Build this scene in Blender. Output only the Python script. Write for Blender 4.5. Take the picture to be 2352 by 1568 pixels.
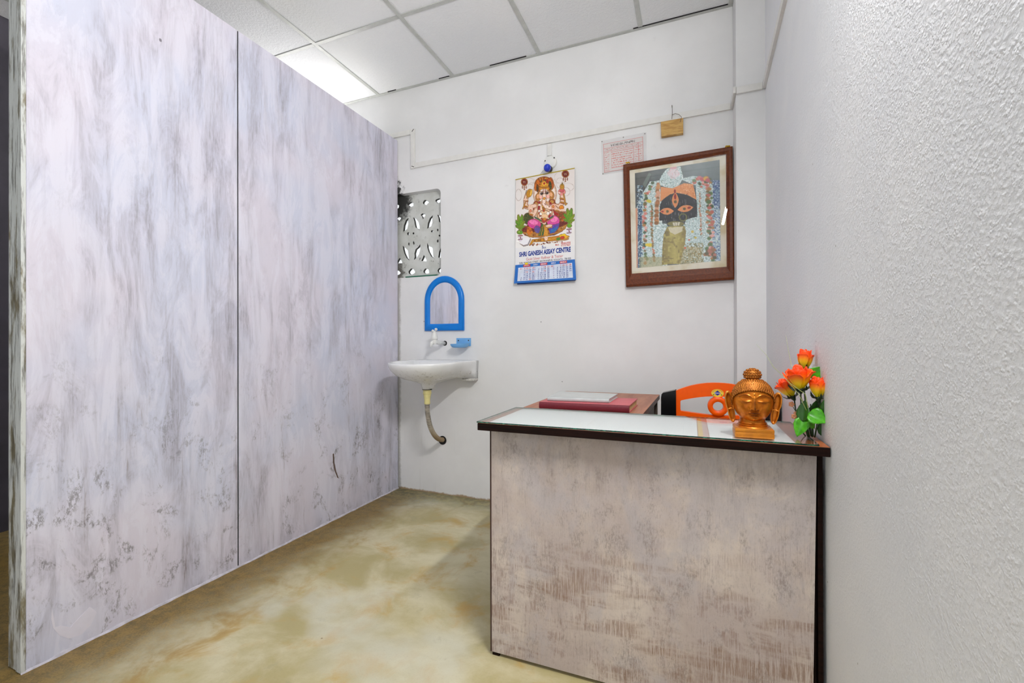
import bpy, bmesh, math, random
import numpy as np
from mathutils import Vector, Matrix

# ------------------------------------------------------------------ clear
for o in list(bpy.data.objects):
    bpy.data.objects.remove(o, do_unlink=True)
scene = bpy.context.scene
COL = scene.collection
random.seed(7)
RNG = np.random.default_rng(11)

# ------------------------------------------------------------------ camera
CAM_H = 1.022
YAW, PITCH, ROLL = 0.3836, 0.0029, -0.0027
FPX, CX, CY = 1031.36, 1170.94, 786.57        # in a 2352 x 1568 frame
_f0 = np.array([-math.sin(YAW), math.cos(YAW), 0.0])
_r0 = np.array([math.cos(YAW), math.sin(YAW), 0.0])
_u0 = np.array([0, 0, 1.0])
F_ = _f0 * math.cos(PITCH) + _u0 * math.sin(PITCH)
_u1 = _u0 * math.cos(PITCH) - _f0 * math.sin(PITCH)
R_ = _r0 * math.cos(ROLL) + _u1 * math.sin(ROLL)
U_ = _u1 * math.cos(ROLL) - _r0 * math.sin(ROLL)
CAMPOS = np.array([0, 0, CAM_H])
cd = bpy.data.cameras.new('camera')
cd.sensor_fit = 'HORIZONTAL'
cd.sensor_width = 36.0
cd.lens = FPX / 2352 * 36.0
cd.shift_x = (1176 - CX) / 2352
cd.shift_y = (CY - 784) / 2352
cd.clip_start = 0.02
cam = bpy.data.objects.new('camera', cd)
COL.objects.link(cam)
cam.matrix_world = Matrix(((R_[0], U_[0], -F_[0], 0), (R_[1], U_[1], -F_[1], 0),
                           (R_[2], U_[2], -F_[2], CAM_H), (0, 0, 0, 1)))
scene.camera = cam

def on(u, v, axis, val):
    """photo pixel -> the point where its ray meets a plane the thing touches"""
    d = F_ + R_ * (u - CX) / FPX - U_ * (v - CY) / FPX
    t = (val - CAMPOS[axis]) / d[axis]
    return CAMPOS + t * d

# ------------------------------------------------------------------ world / exposure
world = bpy.data.worlds.new('daylight')
scene.world = world
world.use_nodes = True
wbg = world.node_tree.nodes['Background']
wbg.inputs[0].default_value = (0.93, 0.965, 1.0, 1)
wbg.inputs[1].default_value = 0.84
vs = scene.view_settings
vs.view_transform = 'Standard'
vs.look = 'None'
vs.gamma = 1.0
vs.use_curve_mapping = False
vs.exposure = 0.33
TUBE_MAIN = 520.0
TUBE_FAR = 78.0

# ------------------------------------------------------------------ main dimensions (metres)
D = 2.666            # back wall
PX = -1.932          # partition face
PEND = 0.725         # near end of the partition
PH = 2.469           # partition height
H = 2.821            # ceiling
FARX = -3.5
FRONT = -1.8
def RWX(y): return 0.284 + 0.0232 * y       # right wall, very slightly out of square

# ------------------------------------------------------------------ helpers
def lin(r, g, b):
    f = lambda c: (c / 255 / 12.92) if c / 255 <= 0.04045 else ((c / 255 + 0.055) / 1.055) ** 2.4
    return (f(r), f(g), f(b), 1.0)

class NT:
    def __init__(s, name):
        s.m = bpy.data.materials.new(name); s.m.use_nodes = True
        s.t = s.m.node_tree; s.b = s.t.nodes['Principled BSDF']; s.out = s.t.nodes['Material Output']
    def n(s, typ, **kw):
        nd = s.t.nodes.new(typ)
        for k, v in kw.items(): setattr(nd, k, v)
        return nd
    def l(s, a, b): s.t.links.new(a, b)
    def pos(s): return s.n('ShaderNodeNewGeometry').outputs['Position']
    def objc(s): return s.n('ShaderNodeTexCoord').outputs['Object']
    def mapping(s, vec, scale=(1, 1, 1), loc=(0, 0, 0), rot=(0, 0, 0)):
        m = s.n('ShaderNodeMapping'); s.l(vec, m.inputs[0])
        m.inputs['Scale'].default_value = scale; m.inputs['Location'].default_value = loc
        m.inputs['Rotation'].default_value = rot
        return m.outputs[0]
    def noise(s, vec, scale=1, detail=4, rough=0.55, dist=0.0):
        n = s.n('ShaderNodeTexNoise'); s.l(vec, n.inputs['Vector'])
        n.inputs['Scale'].default_value = scale; n.inputs['Detail'].default_value = detail
        n.inputs['Roughness'].default_value = rough; n.inputs['Distortion'].default_value = dist
        return n.outputs[0]
    def ramp(s, fac, stops):
        r = s.n('ShaderNodeValToRGB'); s.l(fac, r.inputs[0])
        e = r.color_ramp.elements
        while len(e) < len(stops): e.new(0.5)
        for i, (p, c) in enumerate(stops):
            e[i].position = p
            e[i].color = c if len(c) == 4 else (*c, 1)
        return r.outputs[0]
    def step(s, fac, a, b, lo=0.0, hi=1.0):
        m = s.n('ShaderNodeMapRange'); s.l(fac, m.inputs[0])
        m.interpolation_type = 'SMOOTHSTEP'
        m.inputs[1].default_value = a; m.inputs[2].default_value = b
        m.inputs[3].default_value = lo; m.inputs[4].default_value = hi
        return m.outputs[0]
    def math(s, op, a, b=None):
        m = s.n('ShaderNodeMath', operation=op); m.use_clamp = False
        for i, x in enumerate((a, b)):
            if x is None: continue
            if isinstance(x, (int, float)): m.inputs[i].default_value = x
            else: s.l(x, m.inputs[i])
        return m.outputs[0]
    def mix(s, fac, a, b):
        m = s.n('ShaderNodeMix', data_type='RGBA')
        for sock, x in ((m.inputs[0], fac), (m.inputs[6], a), (m.inputs[7], b)):
            if isinstance(x, (int, float)): sock.default_value = x
            elif isinstance(x, tuple): sock.default_value = x if len(x) == 4 else (*x, 1)
            else: s.l(x, sock)
        return m.outputs[2]
    def sep(s, vec):
        x = s.n('ShaderNodeSeparateXYZ'); s.l(vec, x.inputs[0]); return x.outputs
    def bump(s, hgt, strength=0.3, dist=0.002):
        b = s.n('ShaderNodeBump'); s.l(hgt, b.inputs['Height'])
        b.inputs['Strength'].default_value = strength; b.inputs['Distance'].default_value = dist
        s.l(b.outputs[0], s.b.inputs['Normal'])
    def base(s, c):
        if isinstance(c, tuple): s.b.inputs['Base Color'].default_value = c
        else: s.l(c, s.b.inputs['Base Color'])
    def rough(s, r):
        if isinstance(r, (int, float)): s.b.inputs['Roughness'].default_value = r
        else: s.l(r, s.b.inputs['Roughness'])

MATS = {}
def simple(name, col, rough=0.5, var=0.06, scale=30, bump=0.0, metal=0.0, spec=0.5, stretch=(1, 1, 1)):
    """plain procedural surface: colour with a little noise variation"""
    if name in MATS: return MATS[name]
    t = NT(name); v = t.mapping(t.objc(), stretch)
    n = t.noise(v, scale, 4)
    d = tuple(c * (1 - var * 1.6) for c in col[:3]) + (1,)
    b = tuple(min(1, c * (1 + var)) for c in col[:3]) + (1,)
    t.base(t.ramp(n, [(0.3, d), (0.7, b)])); t.rough(rough)
    t.b.inputs['Metallic'].default_value = metal
    t.b.inputs['Specular IOR Level'].default_value = spec
    if bump: t.bump(n, bump, 0.001)
    MATS[name] = t.m
    return t.m

def vcol(name, rough=0.5, spec=0.4, coat=0.0):
    if name in MATS: return MATS[name]
    t = NT(name); a = t.n('ShaderNodeVertexColor'); a.layer_name = 'print'
    t.l(a.outputs[0], t.b.inputs['Base Color']); t.rough(rough)
    t.b.inputs['Specular IOR Level'].default_value = spec
    t.b.inputs['Coat Weight'].default_value = coat
    MATS[name] = t.m
    return t.m

def mkobj(name, verts, faces, mats, parent=None, origin=None, smooth=False, fmat=None):
    org = np.array(parent['_o'] if parent is not None else (origin if origin is not None else (0, 0, 0)), float)
    me = bpy.data.meshes.new(name)
    me.from_pydata([tuple(np.array(v, float) - org) for v in verts], [], [tuple(f) for f in faces])
    for m in (mats if isinstance(mats, (list, tuple)) else [mats]): me.materials.append(m)
    if fmat is not None: me.polygons.foreach_set('material_index', fmat)
    if smooth: me.polygons.foreach_set('use_smooth', [True] * len(me.polygons))
    o = bpy.data.objects.new(name, me); COL.objects.link(o)
    if parent is not None: o.parent = parent
    else: o.location = org
    o['_o'] = tuple(org)
    me.update()
    return o

def tag(o, label, cat, group=None):
    o['label'] = label; o['category'] = cat
    if group: o['group'] = group
    return o
def STF(o): o['kind'] = 'stuff'; return o
def struct(o): o['kind'] = 'structure'; return o
def thing(name, loc, label, cat, group=None):
    e = bpy.data.objects.new(name, None); COL.objects.link(e)
    e.location = loc; e['_o'] = tuple(float(c) for c in loc); e.empty_display_size = 0.05
    return tag(e, label, cat, group)

def schlick(t):
    """reflectance of a thin clear pane, the same from both sides"""
    lw = t.n('ShaderNodeLayerWeight'); lw.inputs[0].default_value = 0.5
    return t.math('ADD', t.math('MULTIPLY', t.math('POWER', lw.outputs['Facing'], 5.0), 0.92), 0.04)
class MB:
    """collects shapes in world coordinates and links them as one mesh object"""
    def __init__(s): s.v = []; s.f = []; s.fm = []
    def add(s, verts, faces, mi=0):
        k = len(s.v); s.v += [tuple(map(float, p)) for p in verts]
        s.f += [tuple(i + k for i in f) for f in faces]; s.fm += [mi] * len(faces); return s
    def box(s, x0, x1, y0, y1, z0, z1, mi=0, bev=0.0, seg=2, rot=None, piv=None):
        bm = bmesh.new(); bmesh.ops.create_cube(bm, size=1)
        for v in bm.verts:
            v.co = Vector(((x0 + x1) / 2 + v.co.x * (x1 - x0), (y0 + y1) / 2 + v.co.y * (y1 - y0), (z0 + z1) / 2 + v.co.z * (z1 - z0)))
        if bev: bmesh.ops.bevel(bm, geom=bm.edges[:], offset=bev, segments=seg, affect='EDGES', profile=0.5)
        return s.bm(bm, mi, rot, piv)
    def bm(s, bm, mi=0, rot=None, piv=None):
        bm.verts.index_update()
        vs_ = [v.co.copy() for v in bm.verts]
        if rot is not None:
            p = Vector(piv); vs_ = [rot @ (c - p) + p for c in vs_]
        fs = [[v.index for v in f.verts] for f in bm.faces]
        bm.free(); return s.add(vs_, fs, mi)
    def tube(s, pts, rad, n=12, cap=True, mi=0, flat=1.0):
        pts = [Vector(p) for p in pts]
        if isinstance(rad, (int, float)): rad = [rad] * len(pts)
        vs_, fs = [], []
        up = None
        for i, p in enumerate(pts):
            d = (pts[min(i + 1, len(pts) - 1)] - pts[max(i - 1, 0)])
            if d.length < 1e-9: d = Vector((0, 0, 1))
            d.normalize()
            if up is None: up = d.orthogonal().normalized()
            a = (up - d * up.dot(d)).normalized(); up = a; b = d.cross(a)
            for k in range(n):
                t = 2 * math.pi * k / n
                vs_.append(p + a * (rad[i] * math.cos(t)) + b * (rad[i] * flat * math.sin(t)))
        for i in range(len(pts) - 1):
            for k in range(n):
                fs.append((i * n + k, i * n + (k + 1) % n, (i + 1) * n + (k + 1) % n, (i + 1) * n + k))
        if cap: fs.append(tuple(range(n))[::-1]); fs.append(tuple((len(pts) - 1) * n + k for k in range(n)))
        return s.add(vs_, fs, mi)
    def lathe(s, prof, c=(0, 0, 0), axis='z', n=24, mi=0):
        """prof: list of (radius, height along axis)"""
        vs_, fs = [], []
        for r, h in prof:
            for k in range(n):
                t = 2 * math.pi * k / n; a, b = r * math.cos(t), r * math.sin(t)
                p = {'z': (a, b, h), 'y': (a, h, b), 'x': (h, a, b)}[axis]
                vs_.append((p[0] + c[0], p[1] + c[1], p[2] + c[2]))
        for i in range(len(prof) - 1):
            for k in range(n):
                fs.append((i * n + k, i * n + (k + 1) % n, (i + 1) * n + (k + 1) % n, (i + 1) * n + k))
        fs.append(tuple(range(n))[::-1]); fs.append(tuple((len(prof) - 1) * n + k for k in range(n)))
        return s.add(vs_, fs, mi)
    def sphere(s, c, r, n=16, m=10, mi=0):
        r = (r, r, r) if isinstance(r, (int, float)) else r
        bm = bmesh.new(); bmesh.ops.create_uvsphere(bm, u_segments=n, v_segments=m, radius=1)
        for v in bm.verts: v.co = Vector((c[0] + v.co.x * r[0], c[1] + v.co.y * r[1], c[2] + v.co.z * r[2]))
        return s.bm(bm, mi)
    def slab(s, poly, vec, mi=0, side=None):
        """closed 3D polygon pushed along vec"""
        n = len(poly); p = [np.array(q, float) for q in poly]; w = np.array(vec, float)
        s.add(p + [q + w for q in p], [tuple(range(n))], mi)
        k = len(s.v) - 2 * n
        s.f.append(tuple(k + n + i for i in range(n))[::-1]); s.fm.append(mi)
        for i in range(n):
            j = (i + 1) % n
            s.f.append((k + i, k + n + i, k + n + j, k + j)); s.fm.append(mi if side is None else side)
        return s
    def plate(s, outer, holes, y0, y1, mi=0, side=None):
        """flat plate in the XZ plane with holes, from y0 to y1"""
        cu = bpy.data.curves.new('tmp', 'CURVE'); cu.dimensions = '2D'; cu.fill_mode = 'BOTH'
        for pl in [outer] + list(holes):
            sp = cu.splines.new('POLY'); sp.points.add(len(pl) - 1); sp.use_cyclic_u = True
            for q, p in zip(sp.points, pl): q.co = (p[0], p[1], 0, 1)
        cu.extrude = abs(y1 - y0) / 2
        ob = bpy.data.objects.new('tmp', cu); COL.objects.link(ob)
        dg = bpy.context.evaluated_depsgraph_get()
        me = bpy.data.meshes.new_from_object(ob.evaluated_get(dg))
        k = len(s.v); yc = (y0 + y1) / 2
        s.v += [(v.co.x, yc - v.co.z, v.co.y) for v in me.vertices]
        for p in me.polygons:
            s.f.append(tuple(i + k for i in p.vertices))
            zs = [me.vertices[i].co.z for i in p.vertices]
            s.fm.append(mi if (side is None or max(zs) - min(zs) < 1e-6) else side)
        bpy.data.objects.remove(ob); bpy.data.meshes.remove(me); bpy.data.curves.remove(cu)
        return s
    def build(s, name, mats, parent=None, origin=None, smooth=False, auto=None):
        o = mkobj(name, s.v, s.f, mats, parent, origin, smooth or auto is not None, s.fm)
        if auto is not None:
            o.data.set_sharp_from_angle(angle=math.radians(auto))
        return o

def bil(q, u, v):
    """q = TL,TR,BL,BR ; u right, v down"""
    u = np.asarray(u)[..., None]; v = np.asarray(v)[..., None]
    TL, TR, BL, BR = [np.array(c, float) for c in q]
    return (1 - u) * (1 - v) * TL + u * (1 - v) * TR + (1 - u) * v * BL + u * v * BR
def ibil(q, p):
    u, v = 0.5, 0.5; p = np.array(p, float)
    for _ in range(25):
        e = bil(q, u, v) - p
        a = (bil(q, u + 1e-4, v) - bil(q, u, v)) / 1e-4; b = (bil(q, u, v + 1e-4) - bil(q, u, v)) / 1e-4
        du, dv = np.linalg.solve(np.array([a, b]).T, -e); u += du; v += dv
    return float(u), float(v)

TEXTC = {}
def text2d(txt, bold=0.018):
    """triangles of a line of type, normalised to a unit box"""
    if (txt, bold) in TEXTC: return TEXTC[(txt, bold)]
    cu = bpy.data.curves.new('tmp', 'FONT'); cu.body = txt; cu.resolution_u = 3; cu.offset = bold
    ob = bpy.data.objects.new('tmp', cu); COL.objects.link(ob)
    me = bpy.data.meshes.new_from_object(ob.evaluated_get(bpy.context.evaluated_depsgraph_get()))
    v = np.array([tuple(p.co)[:2] for p in me.vertices]); f = [tuple(p.vertices) for p in me.polygons]
    bpy.data.objects.remove(ob); bpy.data.meshes.remove(me); bpy.data.curves.remove(cu)
    v = (v - v.min(0)) / (v.max(0) - v.min(0))
    TEXTC[(txt, bold)] = (v, f); return v, f
def text_on(mb, quad3, txt, u0, v0, u1, v1, off=(0, -0.0006, 0), mi=0, bold=0.018):
    v, f = text2d(txt, bold)
    p = bil(quad3, u0 + (u1 - u0) * v[:, 0], v0 + (v1 - v0) * (1 - v[:, 1])) + np.array(off)
    mb.add(p, f, mi)

# ---- flat printed pictures: painted on a fine grid, kept as point colours
def smooth_noise(x, y, s, seed=0):
    r = np.random.default_rng(seed); g = r.random((64, 64))
    a = (x / s) % 63; b = (y / s) % 63; i = a.astype(int); j = b.astype(int); fa = a - i; fb = b - j
    fa = fa * fa * (3 - 2 * fa); fb = fb * fb * (3 - 2 * fb)
    return (g[i, j] * (1 - fa) * (1 - fb) + g[i + 1, j] * fa * (1 - fb) + g[i, j + 1] * (1 - fa) * fb + g[i + 1, j + 1] * fa * fb)
class Paint:
    def __init__(s, qpx, nx, ny, bg):
        u, v = np.meshgrid(np.linspace(0, 1, nx), np.linspace(0, 1, ny)); s.nx, s.ny = nx, ny; s.u, s.v = u, v
        P = bil(qpx, u, v); s.x, s.y = P[..., 0], P[..., 1]
        s.c = np.zeros((ny, nx, 3)); s.c[:] = bg
    def put(s, m, col, a=1.0):
        m = np.clip(m, 0, 1)[..., None] * a; s.c[:] = s.c * (1 - m) + np.array(col, float) * m
    def ell(s, cx, cy, rx, ry, col, rot=0, a=1.0, soft=0.06):
        t = math.radians(rot); dx, dy = s.x - cx, s.y - cy
        X = dx * math.cos(t) + dy * math.sin(t); Y = -dx * math.sin(t) + dy * math.cos(t)
        d = np.sqrt((X / rx) ** 2 + (Y / ry) ** 2); s.put((1 + soft - d) / (2 * soft), col, a)
    def ring(s, cx, cy, rx, ry, w, col, a=1.0):
        d = np.sqrt(((s.x - cx) / rx) ** 2 + ((s.y - cy) / ry) ** 2)
        s.put((np.abs(d - 1) < w / rx).astype(float), col, a)
    def pmask(s, pts):
        ins = np.zeros(s.x.shape, bool); n = len(pts)
        for i in range(n):
            (x0, y0), (x1, y1) = pts[i], pts[(i + 1) % n]
            if y0 == y1: continue
            c = ((y0 > s.y) != (y1 > s.y)) & (s.x < (x1 - x0) * (s.y - y0) / (y1 - y0) + x0); ins ^= c
        return ins
    def poly(s, pts, col, a=1.0): s.put(s.pmask(pts).astype(float), col, a)
    def dist(s, pts):
        d = np.full(s.x.shape, 1e9)
        for (x0, y0), (x1, y1) in zip(pts[:-1], pts[1:]):
            L = (x1 - x0) ** 2 + (y1 - y0) ** 2 + 1e-9
            t = np.clip(((s.x - x0) * (x1 - x0) + (s.y - y0) * (y1 - y0)) / L, 0, 1)
            d = np.minimum(d, np.hypot(s.x - x0 - t * (x1 - x0), s.y - y0 - t * (y1 - y0)))
        return d
    def stroke(s, pts, w, col, a=1.0, soft=1.5):
        s.put((w / 2 + soft - s.dist(pts)) / (2 * soft), col, a)
    def speck(s, mask, cols, size, dens, seed):
        """scatter little dabs of colour inside a mask"""
        for i, c in enumerate(cols):
            n = smooth_noise(s.x + 31 * i, s.y + 57 * i, size, seed + i)
            s.put(((n - (1 - dens)) * 5) * mask, c)
    def dots(s, pts, r, cols, step, jit=0, seed=1):
        rr = random.Random(seed); out = []
        for (x0, y0), (x1, y1) in zip(pts[:-1], pts[1:]):
            L = math.hypot(x1 - x0, y1 - y0); k = max(1, int(L / step))
            out += [(x0 + (x1 - x0) * i / k, y0 + (y1 - y0) * i / k) for i in range(k)]
        for (a, b) in out:
            q = r * (0.75 + 0.5 * rr.random())
            s.ell(a + rr.uniform(-jit, jit), b + rr.uniform(-jit, jit), q, q * rr.uniform(0.7, 1), cols[rr.randrange(len(cols))], soft=0.25)
    def mesh(s, name, quad3, mat, parent, off=(0, 0, 0)):
        P = (bil(quad3, s.u, s.v) + np.array(off)).reshape(-1, 3) - np.array(parent['_o'])
        nx, ny = s.nx, s.ny
        i = np.arange((ny - 1) * (nx - 1)); r = i // (nx - 1); c = i % (nx - 1); a = r * nx + c
        F = np.stack([a, a + nx, a + nx + 1, a + 1], 1)
        me = bpy.data.meshes.new(name)
        me.vertices.add(len(P)); me.vertices.foreach_set('co', P.ravel())
        me.loops.add(F.size); me.loops.foreach_set('vertex_index', F.ravel())
        me.polygons.add(len(F)); me.polygons.foreach_set('loop_start', np.arange(0, F.size, 4))
        me.update(calc_edges=True)
        ca = me.color_attributes.new('print', 'FLOAT_COLOR', 'POINT')
        k = np.clip(s.c.reshape(-1, 3), 0, 255) / 255; k = np.where(k <= 0.04045, k / 12.92, ((k + 0.055) / 1.055) ** 2.4)
        ca.data.foreach_set('color', np.concatenate([k, np.ones((len(k), 1))], 1).astype(np.float32).ravel())
        me.materials.append(mat)
        o = bpy.data.objects.new(name, me); COL.objects.link(o); o.parent = parent; o['_o'] = parent['_o']
        return o

# ------------------------------------------------------------------ surface materials
def mat_wall(name, fine=220, bump=0.25, dist=0.0012, spots=True, col=(231, 231, 231)):
    t = NT(name); p = t.pos()
    n1 = t.noise(p, 2.2, 5); n2 = t.noise(p, fine, 4, 0.6); n3 = t.noise(p, 18, 5, 0.6)
    c = t.mix(t.step(n1, 0.35, 0.7), lin(*[k - 5 for k in col]), lin(*[min(255, k + 4) for k in col]))
    if spots:
        v = t.n('ShaderNodeTexVoronoi'); v.inputs['Scale'].default_value = 7; t.l(p, v.inputs['Vector'])
        s1 = t.step(v.outputs['Distance'], 0.022, 0.035, 1, 0)
        sel = t.step(t.sep(v.outputs['Color'])[0], 0.80, 0.84)
        c = t.mix(t.math('MULTIPLY', t.math('MULTIPLY', s1, sel), 0.75), c, lin(95, 92, 92))
        sm = t.math('MULTIPLY', t.step(n3, 0.62, 0.8), t.step(n1, 0.5, 0.65))
        c = t.mix(t.math('MULTIPLY', sm, 0.22), c, lin(178, 176, 172))
    t.base(c); t.rough(0.75); t.b.inputs['Specular IOR Level'].default_value = 0.25
    t.bump(t.math('ADD', t.math('MULTIPLY', n2, 0.35), t.math('MULTIPLY', n3, 1.0)), bump, dist)
    return t.m
M_wall = mat_wall('white_wall_paint')

def mat_rough_wall():
    t = NT('rough_white_plaster'); p = t.pos()
    n1 = t.noise(p, 2.0, 5); n2 = t.noise(p, 130, 3, 0.5, 0.1); n3 = t.noise(p, 40, 4, 0.6); n4 = t.noise(p, 6, 3)
    v = t.n('ShaderNodeTexVoronoi'); v.inputs['Scale'].default_value = 210; t.l(p, v.inputs['Vector'])
    v2 = t.n('ShaderNodeTexVoronoi'); v2.inputs['Scale'].default_value = 9; t.l(p, v2.inputs['Vector'])
    s1 = t.step(v2.outputs['Distance'], 0.014, 0.028, 1, 0); sel = t.step(t.sep(v2.outputs['Color'])[0], 0.72, 0.76)
    c = t.mix(t.step(n1, 0.35, 0.7), lin(231, 233, 237), lin(238, 239, 241))
    c = t.mix(t.math('MULTIPLY', t.math('MULTIPLY', s1, sel), 0.7), c, lin(110, 105, 100))
    t.base(c); t.rough(0.75); t.b.inputs['Specular IOR Level'].default_value = 0.2
    grit = t.math('MULTIPLY', t.step(v.outputs['Distance'], 0.1, 0.6, 1, 0), t.step(n3, 0.42, 0.66))
    h = t.math('ADD', t.math('ADD', grit, t.math('MULTIPLY', t.step(n2, 0.35, 0.8), 1.2)), t.math('MULTIPLY', n4, 1.0))
    t.bump(h, 0.34, 0.0012)
    return t.m
M_rwall = mat_rough_wall()

def mat_ply():
    """whitewashed plywood: thin brushed coat, grey board showing through in vertical streaks"""
    t = NT('whitewashed_plywood'); p = t.pos()
    streak = t.noise(t.mapping(p, (7, 7, 0.9)), 1.6, 7, 0.62, 0.5)
    streak2 = t.noise(t.mapping(p, (20, 20, 2.0), (3, 5, 1)), 1.0, 6, 0.65, 0.4)
    brush = t.noise(t.mapping(p, (10, 10, 2.6), (7, 2, 3)), 1.0, 7, 0.68, 0.9)          # edges of separate brush strokes
    patch = t.noise(t.mapping(p, (1, 1, 0.8), (2, 1.7, 0.4)), 1.5, 4, 0.6)
    grain = t.noise(t.mapping(p, (170, 170, 16)), 1.0, 4, 0.7)
    dry = t.noise(t.mapping(p, (110, 110, 45)), 1.0, 4, 0.75)
    blot = t.noise(t.mapping(p, (1, 1, 0.75)), 8, 7, 0.72, 0.7)
    tint = t.noise(p, 2.1, 3)
    base = t.mix(t.step(tint, 0.35, 0.65), lin(203, 206, 224), lin(213, 208, 221))
    base = t.mix(t.math('MULTIPLY', t.step(brush, 0.50, 0.56), 0.42), base, lin(224, 223, 236))
    m = t.math('MULTIPLY', t.step(streak, 0.44, 0.68), t.step(patch, 0.32, 0.58))
    m2 = t.math('MULTIPLY', t.step(streak2, 0.50, 0.64), t.step(patch, 0.36, 0.60))
    m3 = t.math('MULTIPLY', t.step(brush, 0.40, 0.50, 1, 0), t.step(patch, 0.38, 0.52))
    m = t.math('ADD', t.math('ADD', t.math('MULTIPLY', m, 0.50), t.math('MULTIPLY', m2, 0.40)), t.math('MULTIPLY', m3, 0.45))
    g = t.math('MULTIPLY', m, t.step(grain, 0.30, 0.70, 0.40, 1.0))
    c = t.mix(t.math('MINIMUM', g, 0.85), base, lin(158, 155, 167))
    # scuffed dark patches, mostly low on the boards where feet and mops reach
    z = t.sep(p)[2]
    low = t.step(z, 0.25, 1.25, 1.0, 0.12)
    d = t.math('MULTIPLY', t.math('MULTIPLY', t.step(blot, 0.51, 0.64), t.step(dry, 0.44, 0.58)), low)
    c = t.mix(t.math('MULTIPLY', d, 0.78), c, lin(112, 107, 110))
    sc = t.math('MULTIPLY', t.step(streak2, 0.60, 0.70), low)
    c = t.mix(t.math('MULTIPLY', t.math('MULTIPLY', sc, t.step(grain, 0.4, 0.6)), 0.55), c, lin(124, 102, 96))
    v = t.n('ShaderNodeTexVoronoi'); v.inputs['Scale'].default_value = 3.2; t.l(t.mapping(p, (1, 1, 0.75)), v.inputs['Vector'])
    s1 = t.step(v.outputs['Distance'], 0.014, 0.024, 1, 0); sel = t.step(t.sep(v.outputs['Color'])[1], 0.5, 0.55)
    c = t.mix(t.math('MULTIPLY', t.math('MULTIPLY', s1, sel), 0.8), c, lin(88, 82, 92))
    t.base(c); t.rough(0.55); t.b.inputs['Specular IOR Level'].default_value = 0.3
    t.bump(t.math('ADD', grain, streak), 0.12, 0.0008)
    return t.m
M_ply = mat_ply()

def mat_floor():
    t = NT('stained_cement_floor'); p = t.pos()
    a = t.noise(t.mapping(p, (1, 1.3, 1)), 2.6, 6, 0.6, 0.35); b = t.noise(p, 5.5, 6, 0.62, 0.5)
    c_ = t.noise(p, 26, 5, 0.65); d_ = t.noise(t.mapping(p, (1, 1, 1), (4, 2, 0)), 1.7, 4, 0.55, 0.3); f_ = t.noise(p, 160, 3, 0.7)
    c = t.mix(t.step(a, 0.36, 0.62), lin(176, 164, 118), lin(208, 200, 168))
    c = t.mix(t.math('MULTIPLY', t.step(b, 0.50, 0.70), 0.8), c, lin(188, 154, 86))
    c = t.mix(t.math('MULTIPLY', t.step(d_, 0.52, 0.68), 0.65), c, lin(206, 205, 188))
    c = t.mix(t.math('MULTIPLY', t.step(t.math('ADD', b, t.math('MULTIPLY', c_, 0.35)), 0.46, 0.56, 1, 0), 0.3), c, lin(152, 146, 118))
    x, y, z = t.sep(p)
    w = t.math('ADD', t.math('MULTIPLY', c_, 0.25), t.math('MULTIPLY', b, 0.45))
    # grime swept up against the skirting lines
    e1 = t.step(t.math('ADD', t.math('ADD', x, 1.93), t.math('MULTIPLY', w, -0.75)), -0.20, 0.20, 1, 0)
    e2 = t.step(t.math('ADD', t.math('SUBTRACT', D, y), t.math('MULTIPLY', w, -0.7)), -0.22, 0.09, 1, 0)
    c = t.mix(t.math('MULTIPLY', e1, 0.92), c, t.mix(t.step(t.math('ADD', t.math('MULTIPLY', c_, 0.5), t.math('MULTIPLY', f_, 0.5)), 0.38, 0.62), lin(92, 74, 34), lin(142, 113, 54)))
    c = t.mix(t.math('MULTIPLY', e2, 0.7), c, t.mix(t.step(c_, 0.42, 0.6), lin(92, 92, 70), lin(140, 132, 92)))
    v = t.n('ShaderNodeTexVoronoi'); v.inputs['Scale'].default_value = 9; t.l(p, v.inputs['Vector'])
    s1 = t.step(v.outputs['Distance'], 0.02, 0.04, 1, 0); sel = t.step(t.sep(v.outputs['Color'])[1], 0.75, 0.78)
    c = t.mix(t.math('MULTIPLY', t.math('MULTIPLY', s1, sel), 0.7), c, lin(110, 76, 36))
    c = t.mix(t.math('MULTIPLY', t.step(f_, 0.5, 0.75), 0.12), c, lin(120, 105, 70))
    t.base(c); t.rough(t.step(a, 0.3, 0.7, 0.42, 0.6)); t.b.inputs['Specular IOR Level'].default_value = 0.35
    t.bump(t.math('ADD', c_, t.math('MULTIPLY', f_, 0.3)), 0.15, 0.002)
    return t.m
M_floor = mat_floor()

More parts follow.
